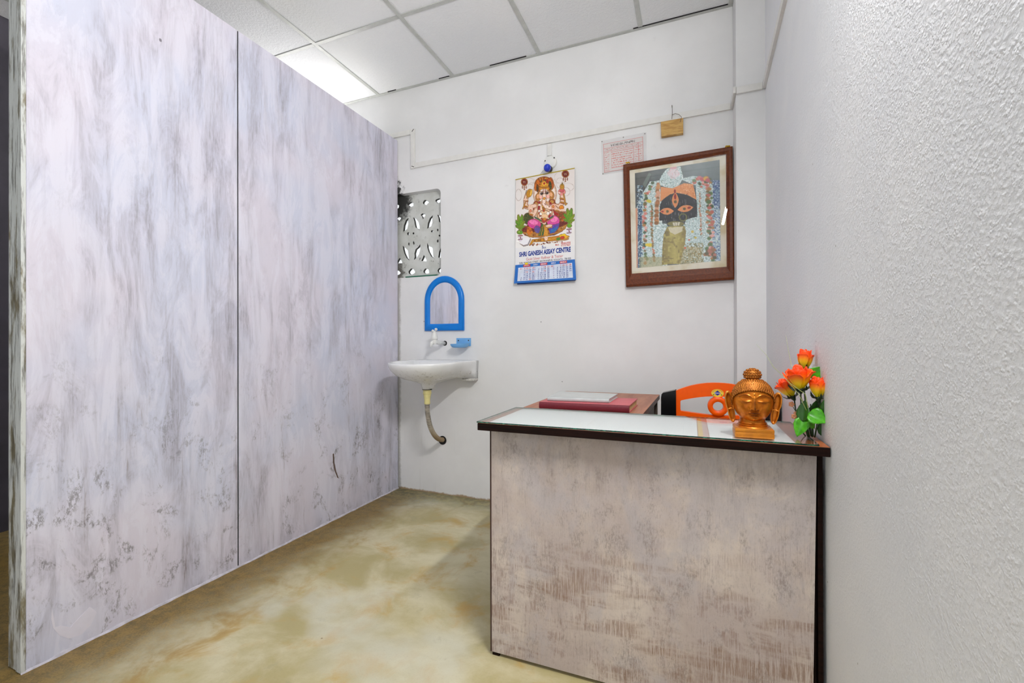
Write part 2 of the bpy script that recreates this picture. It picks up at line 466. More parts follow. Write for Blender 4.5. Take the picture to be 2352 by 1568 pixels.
def mat_desk():
    """thin mauve-white wash over brown board, cross-brushed"""
    t = NT('washed_brown_board'); p = t.pos()
    vert = t.noise(t.mapping(p, (260, 20, 14)), 1, 4, 0.7); vert2 = t.noise(t.mapping(p, (20, 10, 7.0)), 1, 5, 0.65)
    hor = t.noise(t.mapping(p, (3.2, 3, 15), (0, 0, 0), (0, math.radians(7), 0)), 1, 5, 0.6, 0.3)
    patch = t.noise(p, 3.0, 5, 0.6, 0.3); blot = t.noise(p, 14, 5, 0.65)
    c = t.mix(t.step(patch, 0.38, 0.64), lin(184, 170, 164), lin(210, 197, 186))
    c = t.mix(t.math('MULTIPLY', t.step(blot, 0.4, 0.65), 0.35), c, lin(198, 189, 190))
    sp = t.noise(t.mapping(p, (90, 30, 40)), 1, 4, 0.7)
    c = t.mix(t.math('MULTIPLY', t.math('MULTIPLY', t.step(sp, 0.56, 0.70), t.step(blot, 0.38, 0.6)), 0.45), c, lin(140, 126, 120))
    c = t.mix(t.math('MULTIPLY', t.math('MULTIPLY', t.step(vert, 0.45, 0.7), t.step(vert2, 0.42, 0.68)), 0.5), c, lin(132, 118, 112))
    z = t.sep(p)[2]
    bl = t.noise(t.mapping(p, (1, 1, 0.7), (5, 0, 2)), 5.5, 6, 0.68, 0.4); sm = t.noise(t.mapping(p, (1, 1, 0.55), (1, 0, 7)), 15, 6, 0.72, 0.3); wv = t.noise(t.mapping(p, (300, 30, 120)), 1, 3, 0.7)
    c = t.mix(t.math('MULTIPLY', t.step(bl, 0.46, 0.60), 0.55), c, lin(178, 172, 176))
    c = t.mix(t.math('MULTIPLY', t.math('MULTIPLY', t.step(sm, 0.50, 0.64), t.step(wv, 0.35, 0.62)), 0.55), c, lin(140, 128, 122))
    c = t.mix(t.math('MULTIPLY', t.step(wv, 0.5, 0.7), 0.18), c, lin(120, 106, 98))
    low = t.step(z, 0.22, 0.58, 1.0, 0.0)
    m = t.math('MULTIPLY', t.math('MULTIPLY', t.math('MAXIMUM', t.step(hor, 0.48, 0.62), t.math('MULTIPLY', t.step(blot, 0.50, 0.62), 0.8)), t.step(vert, 0.36, 0.60)), low)
    c = t.mix(t.math('MULTIPLY', m, 0.7), c, lin(134, 102, 82))
    up = t.step(z, 0.42, 0.72, 0.0, 1.0)  # overhang shade painted in as streaks, darker towards the desk top
    top_shade = t.math('MULTIPLY', t.math('MULTIPLY', t.step(vert2, 0.40, 0.72), up), 0.45)
    c = t.mix(top_shade, c, lin(150, 137, 130))
    t.base(c); t.rough(0.6); t.b.inputs['Specular IOR Level'].default_value = 0.3
    t.bump(t.math('ADD', vert, blot), 0.1, 0.0006)
    return t.m
M_desk = mat_desk()

def mat_tile():
    t = NT('ceiling_tile_white'); p = t.pos()
    v = t.noise(p, 75, 3, 0.5, 0.6); n = t.noise(p, 1.4, 3)
    t.base(t.mix(t.step(n, 0.35, 0.65), lin(224, 226, 228), lin(230, 231, 232))); t.rough(0.6)
    t.bump(t.step(v, 0.35, 0.7), 0.45, 0.0022)
    return t.m
M_tile = mat_tile()
M_bar = simple('tee_bar_enamel', lin(186, 188, 184), 0.4)
M_casing = simple('white_pvc_casing', lin(226, 225, 221), 0.4, 0.03)
M_dark = simple('dark_room_grey', lin(74, 70, 80), 0.7, 0.15, 6)  # dimness of the room beyond put into the wall colour
M_black = simple('black_gap', lin(20, 18, 20), 0.8)

# ------------------------------------------------------------------ the room shell
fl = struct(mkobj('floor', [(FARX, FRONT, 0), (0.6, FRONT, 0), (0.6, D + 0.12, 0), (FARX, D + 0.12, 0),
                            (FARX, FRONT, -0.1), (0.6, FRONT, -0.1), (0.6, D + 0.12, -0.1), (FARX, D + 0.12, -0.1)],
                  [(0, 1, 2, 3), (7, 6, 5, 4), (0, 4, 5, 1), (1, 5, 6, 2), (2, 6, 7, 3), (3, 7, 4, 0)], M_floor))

# back wall with the ventilator opening (rounded on the right)
WX0, WX1, WZ0, WZ1 = -2.28, -1.582, 1.492, 2.088
hole = [(WX0, WZ0)] + [(WX1 - 0.03 + 0.03 * math.cos(a), WZ0 + 0.03 + 0.03 * math.sin(a)) for a in np.linspace(-math.pi / 2, 0, 6)] \
     + [(WX1 - 0.035 + 0.035 * math.cos(a), WZ1 - 0.035 + 0.035 * math.sin(a)) for a in np.linspace(0, math.pi / 2, 6)] + [(WX0, WZ1)]
wb = MB().plate([(FARX, 0), (0.6, 0), (0.6, H + 0.2), (FARX, H + 0.2)], [hole], D, D + 0.12)
struct(wb.build('wall_back', M_wall))
# right wall (slightly out of square), column in the corner
y0, y1 = FRONT, D + 0.12
struct(MB().slab([(RWX(y0), y0, 0), (RWX(y1), y1, 0), (RWX(y1), y1, H + 0.2), (RWX(y0), y0, H + 0.2)], (0.12, 0, 0)).build('wall_right', M_rwall))
CXL, CYF = 0.213, 2.505
col_ = MB().slab([(CXL, CYF, 0), (RWX(CYF), CYF, 0), (RWX(D), D, 0), (CXL, D, 0)], (0, 0, H + 0.1))
struct(col_.build('wall_corner', M_wall))
struct(MB().box(FARX - 0.1, FARX, FRONT, D + 0.1, 0, H + 0.2).build('wall_left', M_dark))

# partition of whitewashed boards
core = MB().box(PX - 0.066, PX - 0.018, PEND + 0.012, D, 0, PH - 0.002)
part = struct(core.build('wall_partition', M_black))
SEAM = 1.448
for a, b in ((PEND + 0.012, SEAM - 0.003), (SEAM + 0.003, D - 0.004)):
    o = MB().box(PX - 0.018, PX, a, b, 0.004, PH, bev=0.0012, seg=1).build('plywood_panel', M_ply, part)
for a, b in ((PEND + 0.012, SEAM - 0.003), (SEAM + 0.003, D - 0.004)):
    MB().box(PX - 0.084, PX - 0.066, a, b, 0.004, PH, bev=0.0012, seg=1).build('rear_panel', M_ply, part)
def mat_edge():
    t = NT('worn_board_edge'); p = t.pos()
    n = t.noise(t.mapping(p, (120, 120, 7)), 1, 5, 0.7); m = t.noise(t.mapping(p, (20, 20, 5)), 1, 5, 0.65)
    c = t.mix(t.step(m, 0.48, 0.62), lin(205, 208, 206), lin(120, 112, 88))
    t.base(t.mix(t.math('MULTIPLY', t.step(n, 0.5, 0.62), 0.7), c, lin(74, 70, 62))); t.rough(0.6)
    return t.m
M_edge = mat_edge()
MB().box(PX - 0.017, PX - 0.003, SEAM - 0.0032, SEAM + 0.0032, 0.004, PH - 0.001).build('seam_dark_strip', M_black, part)  # black strip standing in for the shade inside the board seam
MB().box(PX - 0.030, PX + 0.0015, PEND, PEND + 0.012, 0.002, PH, bev=0.001, seg=1).build('edge_strip', M_edge, part)
MB().box(PX - 0.082, PX - 0.031, PEND + 0.003, PEND + 0.012, 0.002, PH, bev=0.001, seg=1).build('edge_strip', M_edge, part)
# smear of plaster along the foot of the boards
pv = []; rr = random.Random(4)
n = 60; sk = MB(); V = []
for i in range(n + 1):
    y = PEND + (D - PEND) * i / n; h = 0.005 + 0.007 * rr.random(); w = 0.003 + 0.005 * rr.random()
    V += [(PX - 0.001, y, 0), (PX + w, y, 0), (PX + w * 0.5, y, h * 0.6), (PX - 0.001, y, h)]
Fq = []
for i in range(n):
    a = i * 4
    for k in range(4): Fq.append((a + k, a + (k + 1) % 4, a + 4 + (k + 1) % 4, a + 4 + k))
sk.add(V, Fq + [(3, 2, 1, 0), (n * 4, n * 4 + 1, n * 4 + 2, n * 4 + 3)])
struct(sk.build('baseboard_partition', simple('plaster_smear', lin(196, 193, 204), 0.8, 0.15, 40)))
# half-round smear of filler low on the near board
arc = []
for u, v in [(119, 1395), (117, 1420), (122, 1442), (136, 1458), (158, 1466), (186, 1457), (208, 1436), (222, 1406), (214, 1398), (206, 1393), (180, 1420), (162, 1440), (140, 1436), (127, 1440)]:
    arc.append(on(u, v, 0, PX))
MB().slab([tuple(a) for a in arc], (0.0008, 0, 0)).build('filler_smear', simple('filler', lin(219, 216, 229), 0.7, 0.02), part)
scr = [on(u, v, 0, PX) for u, v in [(764, 1042), (767, 1041), (768, 1062), (772, 1082), (778, 1098), (775, 1097), (768, 1080), (765, 1062)]]
MB().slab([tuple(a) for a in scr], (0.0008, 0, 0)).build('scratch', simple('bare_brown_wood', lin(96, 78, 70), 0.7), part)

# suspended ceiling: slab, tees and single tiles
ce = struct(MB().box(FARX, 0.6, FRONT, D + 0.12, H + 0.03, H + 0.13).build('ceiling', M_black))
T = 0.608; GX0 = -2.085; GY0 = D - 0.607
xs = [GX0 + k * T for k in range(-2, 5)]; ys = [GY0 - k * T for k in range(0, 7)]
xs_e = [FARX] + [x for x in xs if FARX < x < CXL - 0.03] + [0.40]
ys_e = sorted([y for y in ys if y > FRONT] + [FRONT, D])
tile_me = {}
for i in range(len(xs_e) - 1):
    for j in range(len(ys_e) - 1):
        x0_, x1_, y0_, y1_ = xs_e[i], xs_e[i + 1], ys_e[j], ys_e[j + 1]
        x1c = min(x1_, CXL - 0.004) if (y1_ > CYF) else min(x1_, RWX(y0_) + 0.05)
        key = (round(x1c - x0_, 3), round(y1_ - y0_, 3))
        if key not in tile_me:
            w, d = key
            o = MB().box(0.004, w - 0.004, 0.004, d - 0.004, 0.003, 0.016, bev=0.002, seg=1).build('ceiling_tile', M_tile, ce)
            tile_me[key] = o.data
        else:
            o = bpy.data.objects.new('ceiling_tile', tile_me[key]); COL.objects.link(o); o.parent = ce
        o.location = (x0_, y0_, H)
def bar(name, x0, x1, y0, y1, dz=0):
    MB().box(x0, x1, y0, y1, H - 0.001 - dz, H + 0.003, bev=0.0006, seg=1).build(name, M_bar, ce)
for x in xs_e[1:-1]: bar('tee_bar', x - 0.012, x + 0.012, FRONT, D - 0.02)
for j, y in enumerate(ys_e[1:-1]):
    for i in range(len(xs_e) - 1):
        bar('cross_tee', xs_e[i] + 0.0122, min(xs_e[i + 1], RWX(y)) - 0.0122, y - 0.012, y + 0.012)
bar('wall_angle', FARX, CXL, D - 0.022, D)
bar('wall_angle', CXL - 0.022, CXL, CYF, D - 0.0225)

for xa, xb in ((-0.30, 0.188), (-1.20, -0.95), (-1.58, -1.50), (-2.0, -1.93)):
    MB().box(xa, xb, D - 0.0262, D - 0.0222, H - 0.0016, H + 0.004).build('edge_gap', M_black, ce)

# ------------------------------------------------------------------ ventilator grille
def mat_jali():
    t = NT('limewashed_cement'); p = t.pos()
    n = t.noise(p, 34, 6, 0.7); b = t.noise(p, 9, 4, 0.6)
    c = t.mix(t.step(b, 0.35, 0.65), lin(196, 198, 192), lin(212, 214, 210))
    c = t.mix(t.math('MULTIPLY', t.step(n, 0.6, 0.7), 0.8), c, lin(74, 72, 66))
    return t, p, n, c
t, p, n_, c = mat_jali()
def stain(t, p, n_, c, cx, cz, r, col, amt=0.95):
    x, y, z = t.sep(p)
    d = t.math('SQRT', t.math('ADD', t.math('POWER', t.math('SUBTRACT', x, cx), 2), t.math('POWER', t.math('MULTIPLY', t.math('SUBTRACT', z, cz), 0.7), 2)))
    m = t.step(t.math('ADD', d, t.math('MULTIPLY', t.math('SUBTRACT', n_, 0.5), 0.16)), r * 0.6, r * 1.1, 1, 0)
    return t.mix(t.math('MULTIPLY', m, amt), c, col)
c = stain(t, p, n_, c, -1.97, 2.075, 0.135, lin(12, 11, 12))
c = stain(t, p, n_, c, -1.985, 1.53, 0.085, lin(70, 62, 52), 0.8)
t.base(c); t.rough(0.85); t.bump(n_, 0.4, 0.002); M_jali = t.m
M_grime = simple('dark_grime', lin(58, 56, 52), 0.9, 0.35, 60)
JY = D + 0.045
def mat_back_wall():
    m = mat_wall('white_wall_paint_stained'); t = NT.__new__(NT); t.m = m; t.t = m.node_tree; t.b = t.t.nodes['Principled BSDF']; t.out = t.t.nodes['Material Output']
    c = t.b.inputs['Base Color'].links[0].from_socket; p = t.pos(); n_ = t.noise(p, 34, 6, 0.7); b_ = t.noise(p, 8, 4, 0.6)
    c = stain(t, p, n_, c, -1.955, 2.105, 0.062, lin(14, 13, 14))
    x, y, z = t.sep(p)
    w = t.math('ADD', t.math('MULTIPLY', t.math('SUBTRACT', n_, 0.5), 0.028), t.math('MULTIPLY', t.math('SUBTRACT', b_, 0.5), 0.03))
    foot = t.step(t.math('ADD', z, w), 0.002, 0.016, 1, 0)                       # mop line along the floor
    c = t.mix(t.math('MULTIPLY', foot, 0.85), c, lin(150, 118, 66))
    crn = t.math('MULTIPLY', t.step(t.math('ADD', t.math('ADD', x, 1.932), w), 0.004, 0.03, 1, 0), t.step(t.math('ADD', z, t.math('MULTIPLY', b_, 0.5)), 1.70, 1.85, 1, 0))
    c = t.mix(t.math('MULTIPLY', crn, 0.6), c, lin(120, 116, 108))
    drip = t.noise(t.mapping(p, (38, 1, 1.1)), 1, 4, 0.6)
    d1 = t.math('MULTIPLY', t.math('MULTIPLY', t.step(drip, 0.60, 0.72), t.step(z, 0.75, 0.45)), t.step(x, -1.35, -1.75))
    c = t.mix(t.math('MULTIPLY', d1, 0.22), c, lin(160, 154, 144))
    t.base(c); return m
_wb = bpy.data.objects['wall_back']; _wb.data.materials[0] = mat_back_wall()
def j2(px, py):                         # traced on the front face of the grille
    q = on(880 + px / 5.228, 400 + py / 5.228, 1, JY); return (q[0], q[2])
def blob(cx, cy, rx, ry, seed, k=10, j=0.22):
    r = random.Random(seed)
    return [j2(cx + rx * (1 + r.uniform(-j, j)) * math.cos(2 * math.pi * i / k), cy + ry * (1 + r.uniform(-j, j)) * math.sin(2 * math.pi * i / k)) for i in range(k)]
def pl(*pts): return [j2(*q) for q in pts]
holes = [blob(332, 365, 36, 27, 1), blob(512, 340, 34, 28, 2), blob(662, 320, 30, 28, 3), blob(160, 390, 34, 28, 4),
         pl((450, 487), (470, 470), (505, 478), (508, 495), (488, 525), (480, 543), (468, 510)), pl((150, 525), (170, 508), (215, 515), (216, 530), (196, 560), (170, 545)),
         pl((303, 522), (272, 552), (250, 610), (240, 690), (262, 678), (290, 655), (302, 600), (300, 560)),
         pl((360, 518), (374, 560), (380, 600), (390, 640), (420, 655), (440, 672), (438, 620), (424, 572), (395, 535)),
         pl((597, 492), (562, 525), (538, 585), (528, 655), (550, 640), (578, 624), (592, 580), (590, 540)),
         pl((650, 485), (664, 520), (672, 570), (705, 590), (704, 530), (685, 500)),
         blob(300, 715, 15, 18, 7), blob(365, 710, 11, 14, 8), blob(588, 685, 15, 14, 9), blob(655, 670, 9, 16, 10), blob(676, 738, 10, 9, 16),
         pl((308, 815), (318, 835), (310, 862), (300, 838)), pl((366, 797), (378, 830), (370, 852), (358, 825)), blob(655, 802, 10, 18, 11),
         pl((235, 858), (268, 885), (298, 915), (306, 975), (314, 1035), (280, 1005), (254, 950), (240, 900)),
         pl((447, 838), (446, 900), (432, 960), (400, 1005), (370, 1030), (380, 990), (376, 950), (390, 900), (420, 875)),
         pl((528, 822), (548, 862), (580, 872), (596, 890), (600, 950), (607, 1008), (575, 985), (545, 930), (530, 880)),
         pl((700, 865), (672, 930), (662, 1000), (700, 1004)),
         pl((490, 968), (522, 1030), (520, 1048), (458, 1040), (475, 1005)), pl((200, 1002), (230, 1055), (228, 1068), (160, 1068), (178, 1035)),
         blob(345, 1170, 40, 34, 12), blob(520, 1165, 36, 34, 13), blob(680, 1155, 28, 28, 14), blob(160, 1185, 42, 34, 15)]
win = struct(MB().box(WX0, WX1, JY + 0.019, JY + 0.038, WZ0 - 0.001, WZ0 + 0.008).build('window_1', M_grime))
gr_ = MB().plate([(WX0, WZ0), (WX1, WZ0), (WX1, WZ1), (WX0, WZ1)], holes, JY, JY + 0.020, side=1)
gr_.build('vent_grille', [M_jali, M_grime], win)
MB().box(-1.87, -1.615, D - 0.001, D + 0.03, WZ0 - 0.001, WZ0 + 0.008, bev=0.001).build('sill_strip', simple('green_glass_strip', lin(30, 104, 78), 0.3), win)

# ------------------------------------------------------------------ cable casing
ZC = 2.252; CHh = 0.034; CD = 0.013
CG = 'white plastic cable casing runs'
def ctag(o, label): return tag(o, label, 'cable casing', CG)
def casing(x0, x1, y0, y1, z0, z1, label): return ctag(MB().box(x0, x1, y0, y1, z0, z1, bev=0.0025, seg=2).build('cable_casing', M_casing, origin=((x0 + x1) / 2, (y0 + y1) / 2, z0), auto=40), label)
ctag(MB().slab([(-1.783, D, ZC), (CXL - CD - 0.001, D, ZC + 0.016), (CXL - CD - 0.001, D, ZC + 0.016 + CHh), (-1.783, D, ZC + CHh)], (0, -CD, 0)).build('cable_casing', M_casing, origin=(-0.8, D, ZC)), 'long white cable casing running above the calendar and picture frame')
up_ = casing(-1.819, -1.785, D - CD, D, ZC - 0.002, 2.526, 'short upright white cable casing near the top of the partition')
casing(-2.4, -1.8195, D - CD, D, 2.492, 2.526, 'white cable casing passing over the top of the partition')
casing(CXL - CD, CXL, CYF - CD, D - 0.0003, ZC + 0.016, ZC + 0.016 + CHh, 'short white cable casing on the side of the corner column')
casing(CXL + 0.0005, RWX(CYF) - CD - 0.0008, CYF - CD, CYF, ZC + 0.012, ZC + 0.012 + CHh, 'short white cable casing across the face of the corner column')
ya, yb = 1.70, CYF - CD - 0.0003
ctag(MB().slab([(RWX(ya), ya, ZC + 0.012), (RWX(yb), yb, ZC + 0.012), (RWX(yb), yb, ZC + 0.012 + CHh), (RWX(ya), ya, ZC + 0.012 + CHh)], (-CD, 0, 0)).build('cable_casing', M_casing, origin=(RWX(2), 2.0, ZC)), 'white cable casing running along the rough plaster wall from the column')
p0 = on(1258, 336, 1, D); casing(p0[0] - 0.001, p0[0] + 0.028, D - CD + 0.001, D, 2.181, ZC + 0.004, 'tiny white cable casing drop above the blue bulb')
M_mortar = simple('dark_crack', lin(60, 58, 55), 0.9)
for (x, z, a) in ((-1.797, 2.516, 35), (-1.797, 2.262, -35)):
    MB().box(x - 0.012, x + 0.010, D - CD - 0.0006, D - CD + 0.002, z - 0.0022, z + 0.0022, rot=Matrix.Rotation(math.radians(-a - 10), 3, 'Y'), piv=(x, D - CD, z)).build('mitre_gap', M_mortar, up_)

# ------------------------------------------------------------------ lamps
def emit(name, col, s):
    t = NT(name); e = t.n('ShaderNodeEmission'); e.inputs[0].default_value = col; e.inputs[1].default_value = s
    t.l(e.outputs[0], t.out.inputs[0]); return t.m
def tube_light(loc, axis, normal, label, strength, name, L=1.16):
    hl_ = L / 2 + 0.03; A = Vector(axis); N = Vector(normal); Z = Vector((0, 0, 1)); P = Vector(loc)
    e = thing('tube_light', tuple(P), label, 'lamp')
    rot = Matrix((A, N, Z)).transposed()
    b = MB().box(P.x - hl_, P.x + hl_, P.y, P.y + 0.030, P.z - 0.011, P.z + 0.011, bev=0.003, rot=rot, piv=P); b.build('batten', M_casing, e, auto=40)
    for s_ in (-1, 1):                      # added unseen lips that keep the tube's light off its wall
        MB().box(P.x - hl_ + 0.03, P.x + hl_ - 0.03, P.y + 0.020, P.y + 0.051, P.z + s_ * 0.0195 - 0.001, P.z + s_ * 0.0195 + 0.001, rot=rot, piv=P).build('light_shield_lip', simple('grey_enamel', lin(120, 122, 124), 0.6), e)
    MB().box(P.x - hl_ + 0.03, P.x + hl_ - 0.03, P.y + 0.0295, P.y + 0.0325, P.z - 0.0205, P.z + 0.0205, rot=rot, piv=P).build('light_shield_base', MATS['grey_enamel'], e)  # added back plate joining the light-blocking lips
    for s_ in (-1, 1):
        MB().box(P.x + s_ * (hl_ - 0.015) - 0.012, P.x + s_ * (hl_ - 0.015) + 0.012, P.y + 0.03, P.y + 0.068, P.z - 0.016, P.z + 0.016, bev=0.003, rot=rot, piv=P).build('lamp_holder', M_casing, e, auto=40)
    c0 = P + N * 0.056
    MB().tube([c0 - A * (L / 2), c0 + A * (L / 2)], 0.013, 16).build('tube', emit('lit_tube_' + name, (1.0, 0.985, 0.96, 1), strength), e, smooth=True)
    return e
nw = Vector((-1, 0.0232, 0)).normalized(); aw = Vector((0.0232, 1, 0)).normalized()
tube_light((RWX(0.62) - 0.001, 0.62, 2.215), aw, nw, 'white fluorescent tube light high on the rough plaster wall', TUBE_MAIN, 'room', 0.58)
tube_light((-2.80, D, 2.36), (1, 0, 0), (0, -1, 0), 'white fluorescent tube light on the wall beyond the partition', TUBE_FAR, 'beyond')

# ------------------------------------------------------------------ calendar and night bulb
M_white = simple('white_plastic', lin(226, 226, 222), 0.35, 0.02)
hp = on(1265, 374, 1, D)
nl = thing('night_lamp', (hp[0], D, hp[2]), 'small round blue bulb in a white holder above the calendar', 'lamp')
MB().lathe([(0.041, 0), (0.041, -0.010), (0.038, -0.016), (0.028, -0.020), (0.001, -0.020)], hp, 'y', 32).build('holder_base', M_white, nl, auto=35)
bp = on(1257.3, 385.5, 1, D - 0.052)
MB().lathe([(0.019, -0.018), (0.019, -0.034), (0.016, -0.038), (0.001, -0.038)], (bp[0] + 0.004, D, bp[2] + 0.003), 'y', 24).build('socket', simple('black_bakelite', lin(24, 24, 28), 0.35), nl, auto=35)
for dx, dz in ((-0.030, 0.010), (0.027, 0.020)):
    MB().sphere((hp[0] + dx, D - 0.018, hp[2] + dz), 0.0045, 10, 6).build('screw', simple('dark_screw', lin(40, 38, 38), 0.5), nl)
M_blue_b = simple('blue_glass_bulb', lin(10, 52, 190), 0.12, 0.03, spec=0.7)
MB().sphere((bp[0], bp[1], bp[2]), (0.0225, 0.024, 0.0235), 24, 16).build('bulb', M_blue_b, nl, smooth=True)

def z1(x, y, Y): return tuple(on(1150 + x / 4.481, 320 + y / 4.48, 1, Y))
SQ = [(155, 415), (760, 297), (150, 1300), (764, 1243)]
S3 = [z1(*SQ[0], D - 0.012), z1(*SQ[1], D - 0.012), z1(*SQ[2], D - 0.010), z1(*SQ[3], D - 0.010)]
org = tuple((np.array(S3[2]) + np.array(S3[3])) / 2)
cal = thing('wall_calendar', org, 'paper wall calendar with seated Ganesha picture and blue date pad', 'calendar')
M_paper = simple('white_paper', lin(232, 230, 226), 0.6, 0.02)
MB().slab([S3[0], S3[1], S3[3], S3[2]], (0, 0.0012, 0)).build('sheet', M_paper, cal)
P = Paint(SQ, 230, 340, (232, 226, 222))
k = np.clip((P.y - 400) / 800, 0, 1); P.c[:] = (1 - k[..., None]) * np.array([226, 218, 214]) + k[..., None] * np.array([238, 236, 234])
# scrolls
rr = random.Random(3)
for q in range(10):
    cx, cy = rr.choice([(220, 640), (690, 520), (210, 600), (600, 420), (320, 470), (690, 600)]); P.ring(cx + rr.uniform(-30, 30), cy + rr.uniform(-40, 40), rr.uniform(25, 60), rr.uniform(25, 60), 1.6, (205, 196, 192), 0.7)
P.ell(462, 555, 118, 155, (238, 222, 212)); P.ring(462, 555, 118, 155, 3, (226, 186, 160)); P.ring(462, 555, 108, 143, 1.5, (230, 200, 180))
GOLD, DGOLD, ORG, MAR, SKIN, SK2 = (206, 148, 44), (150, 92, 24), (214, 110, 30), (104, 28, 26), (236, 204, 186), (212, 158, 126)
# seat, bolsters, platform
P.ell(290, 815, 55, 60, (74, 84, 40)); P.ell(630, 800, 60, 55, (120, 86, 40)); P.speck((P.x > 560) * (P.x < 690) * (P.y > 740) * (P.y < 870), [(216, 120, 30), (180, 60, 30)], 9, 0.4, 3)
P.poly([(212, 925), (300, 870), (600, 840), (694, 850), (690, 880), (640, 945), (560, 985), (340, 1010), (250, 985)], (112, 40, 34))
P.poly([(222, 950), (320, 955), (560, 925), (690, 868), (670, 920), (600, 965), (420, 1010), (300, 1005)], (176, 120, 50))
P.dots([(240, 965), (330, 985), (470, 975), (590, 940), (670, 890)], 9, [(226, 210, 180), (190, 140, 70), (140, 84, 40)], 15)
P.poly([(330, 1030), (470, 1008), (600, 990), (700, 1000), (690, 1020), (600, 1040), (470, 1050), (340, 1056)], (196, 136, 34)); P.dots([(345, 1042), (480, 1030), (600, 1012), (690, 1008)], 7, [(230, 180, 70), (140, 90, 20), (214, 150, 40)], 12)
P.ell(300, 940, 28, 45, (206, 118, 30)); P.dots([(262, 890), (330, 960)], 9, [(216, 130, 34), (170, 84, 24)], 11, 8)
P.ell(690, 1000, 20, 10, GOLD); P.poly([(300, 1085), (330, 1030), (350, 1040), (330, 1080)], GOLD)
# red shawl, torso and arms
P.poly([(345, 690), (390, 640), (430, 640), (400, 720), (380, 780), (340, 720)], (160, 40, 40)); P.poly([(505, 615), (560, 625), (590, 690), (595, 780), (560, 780), (540, 700)], (166, 34, 38))
P.ell(372, 662, 28, 34, (196, 150, 70), 20); P.ell(535, 640, 34, 30, (200, 150, 70), -20); P.ring(535, 640, 26, 22, 4, (150, 40, 40)); P.ring(372, 662, 20, 24, 4, (150, 40, 40))
P.ell(455, 735, 92, 105, SK2); P.ell(452, 745, 80, 92, (240, 212, 190)); P.ell(456, 790, 78, 52, (236, 200, 160)); P.ring(456, 782, 72, 54, 4, (196, 130, 80), 0.7)
for pts in ([(362, 680), (300, 700), (262, 690), (262, 620), (282, 560)], [(375, 720), (345, 775), (318, 760), (314, 700)], [(560, 680), (610, 690), (640, 650), (638, 580)], [(565, 700), (590, 730), (625, 720)]):
    P.stroke(pts, 46, SK2); P.stroke(pts, 34, SKIN)
for cx, cy in ((264, 690), (268, 628), (318, 772), (640, 650), (636, 610), (590, 735)): P.ell(cx, cy, 24, 8, GOLD, 12); P.ell(cx, cy + 6, 22, 4, (170, 70, 50), 12)
P.ell(313, 712, 24, 40, SKIN); P.ell(314, 735, 12, 16, (226, 140, 110))
for q in range(4): P.stroke([(300 + q * 9, 705), (297 + q * 11, 668)], 8, SKIN)
# attributes held in the hands
P.stroke([(232, 712), (268, 625), (300, 520)], 9, GOLD); P.ell(300, 553, 30, 44, (196, 140, 40), 20); P.ell(318, 548, 12, 36, (232, 186, 80), 15); P.stroke([(262, 556), (272, 525)], 6, (150, 160, 160)); P.ell(262, 618, 22, 14, SKIN)
P.ell(634, 540, 38, 34, (232, 150, 150)); P.ell(636, 520, 24, 24, (206, 96, 110)); P.ell(637, 486, 22, 30, (190, 140, 50)); P.stroke([(637, 470), (640, 448)], 8, (120, 120, 40)); P.ell(610, 548, 16, 10, (246, 206, 200), 30)
P.stroke([(652, 560), (664, 620), (672, 672), (684, 660)], 12, (196, 146, 60)); P.ell(632, 700, 24, 23, (230, 138, 20)); P.ell(624, 692, 9, 8, (246, 176, 50)); P.ell(642, 726, 24, 12, SKIN)
# legs and robe
P.ell(352, 868, 72, 50, (214, 74, 158), 12); P.ell(345, 852, 50, 26, (238, 128, 190), 10); P.ell(385, 925, 34, 40, (96, 86, 160), -20)
P.ell(548, 840, 66, 60, (216, 80, 164), -18); P.ell(558, 822, 40, 30, (240, 130, 192), -18); P.poly([(495, 900), (540, 880), (615, 860), (600, 915), (560, 960), (515, 968)], (78, 70, 170)); P.poly([(520, 930), (600, 890), (575, 940), (520, 966)], (40, 110, 178))
for q in range(5): P.stroke([(500 + q * 20, 905 + q * 2), (540 + q * 12, 890 - q * 4), (610 - q * 2, 860 + q * 10)], 2.5, (160, 60, 170), 0.7)
for q in range(4): P.stroke([(300 + q * 18, 885 + q * 8), (350 + q * 14, 905), (400 + q * 6, 900)], 2.5, (170, 40, 130), 0.6)
P.poly([(432, 868), (480, 868), (474, 925), (440, 990), (392, 990), (415, 930)], (52, 112, 60)); P.stroke([(450, 875), (425, 985)], 9, (200, 150, 40)); P.stroke([(466, 880), (452, 985)], 7, (190, 60, 40)); P.stroke([(430, 900), (402, 985)], 4, (210, 170, 60))
P.poly([(455, 880), (530, 880), (540, 905), (490, 915), (498, 975), (478, 1000), (452, 990)], (214, 156, 60)); P.ell(505, 888, 36, 15, SKIN, -8); P.ell(475, 1015, 20, 28, SKIN); P.ell(480, 985, 22, 10, GOLD)
P.stroke([(360, 800), (455, 850), (545, 790)], 12, (46, 112, 100)); P.stroke([(362, 812), (455, 862), (548, 802)], 5, GOLD); P.ell(456, 830, 28, 22, GOLD); P.ell(456, 858, 20, 18, (230, 200, 190)); P.ell(452, 850, 10, 8, (180, 40, 50))
# garlands, necklaces
for pts in ([(405, 640), (400, 720), (420, 800), (455, 850)], [(520, 650), (525, 730), (505, 800), (460, 850)]): P.dots(pts, 10, [(240, 234, 230), (186, 44, 60), (236, 226, 224), (170, 30, 44)], 13)
P.poly([(428, 640), (480, 640), (470, 720), (452, 745), (436, 710)], (208, 156, 44)); P.dots([(435, 660), (452, 735), (472, 660)], 7, [(236, 190, 70), (160, 100, 20), (190, 60, 30)], 10); P.ell(420, 765, 14, 16, (244, 238, 234)); P.ell(495, 760, 15, 18, (244, 238, 234)); P.stroke([(385, 790), (455, 760), (530, 770)], 4, (250, 236, 220))
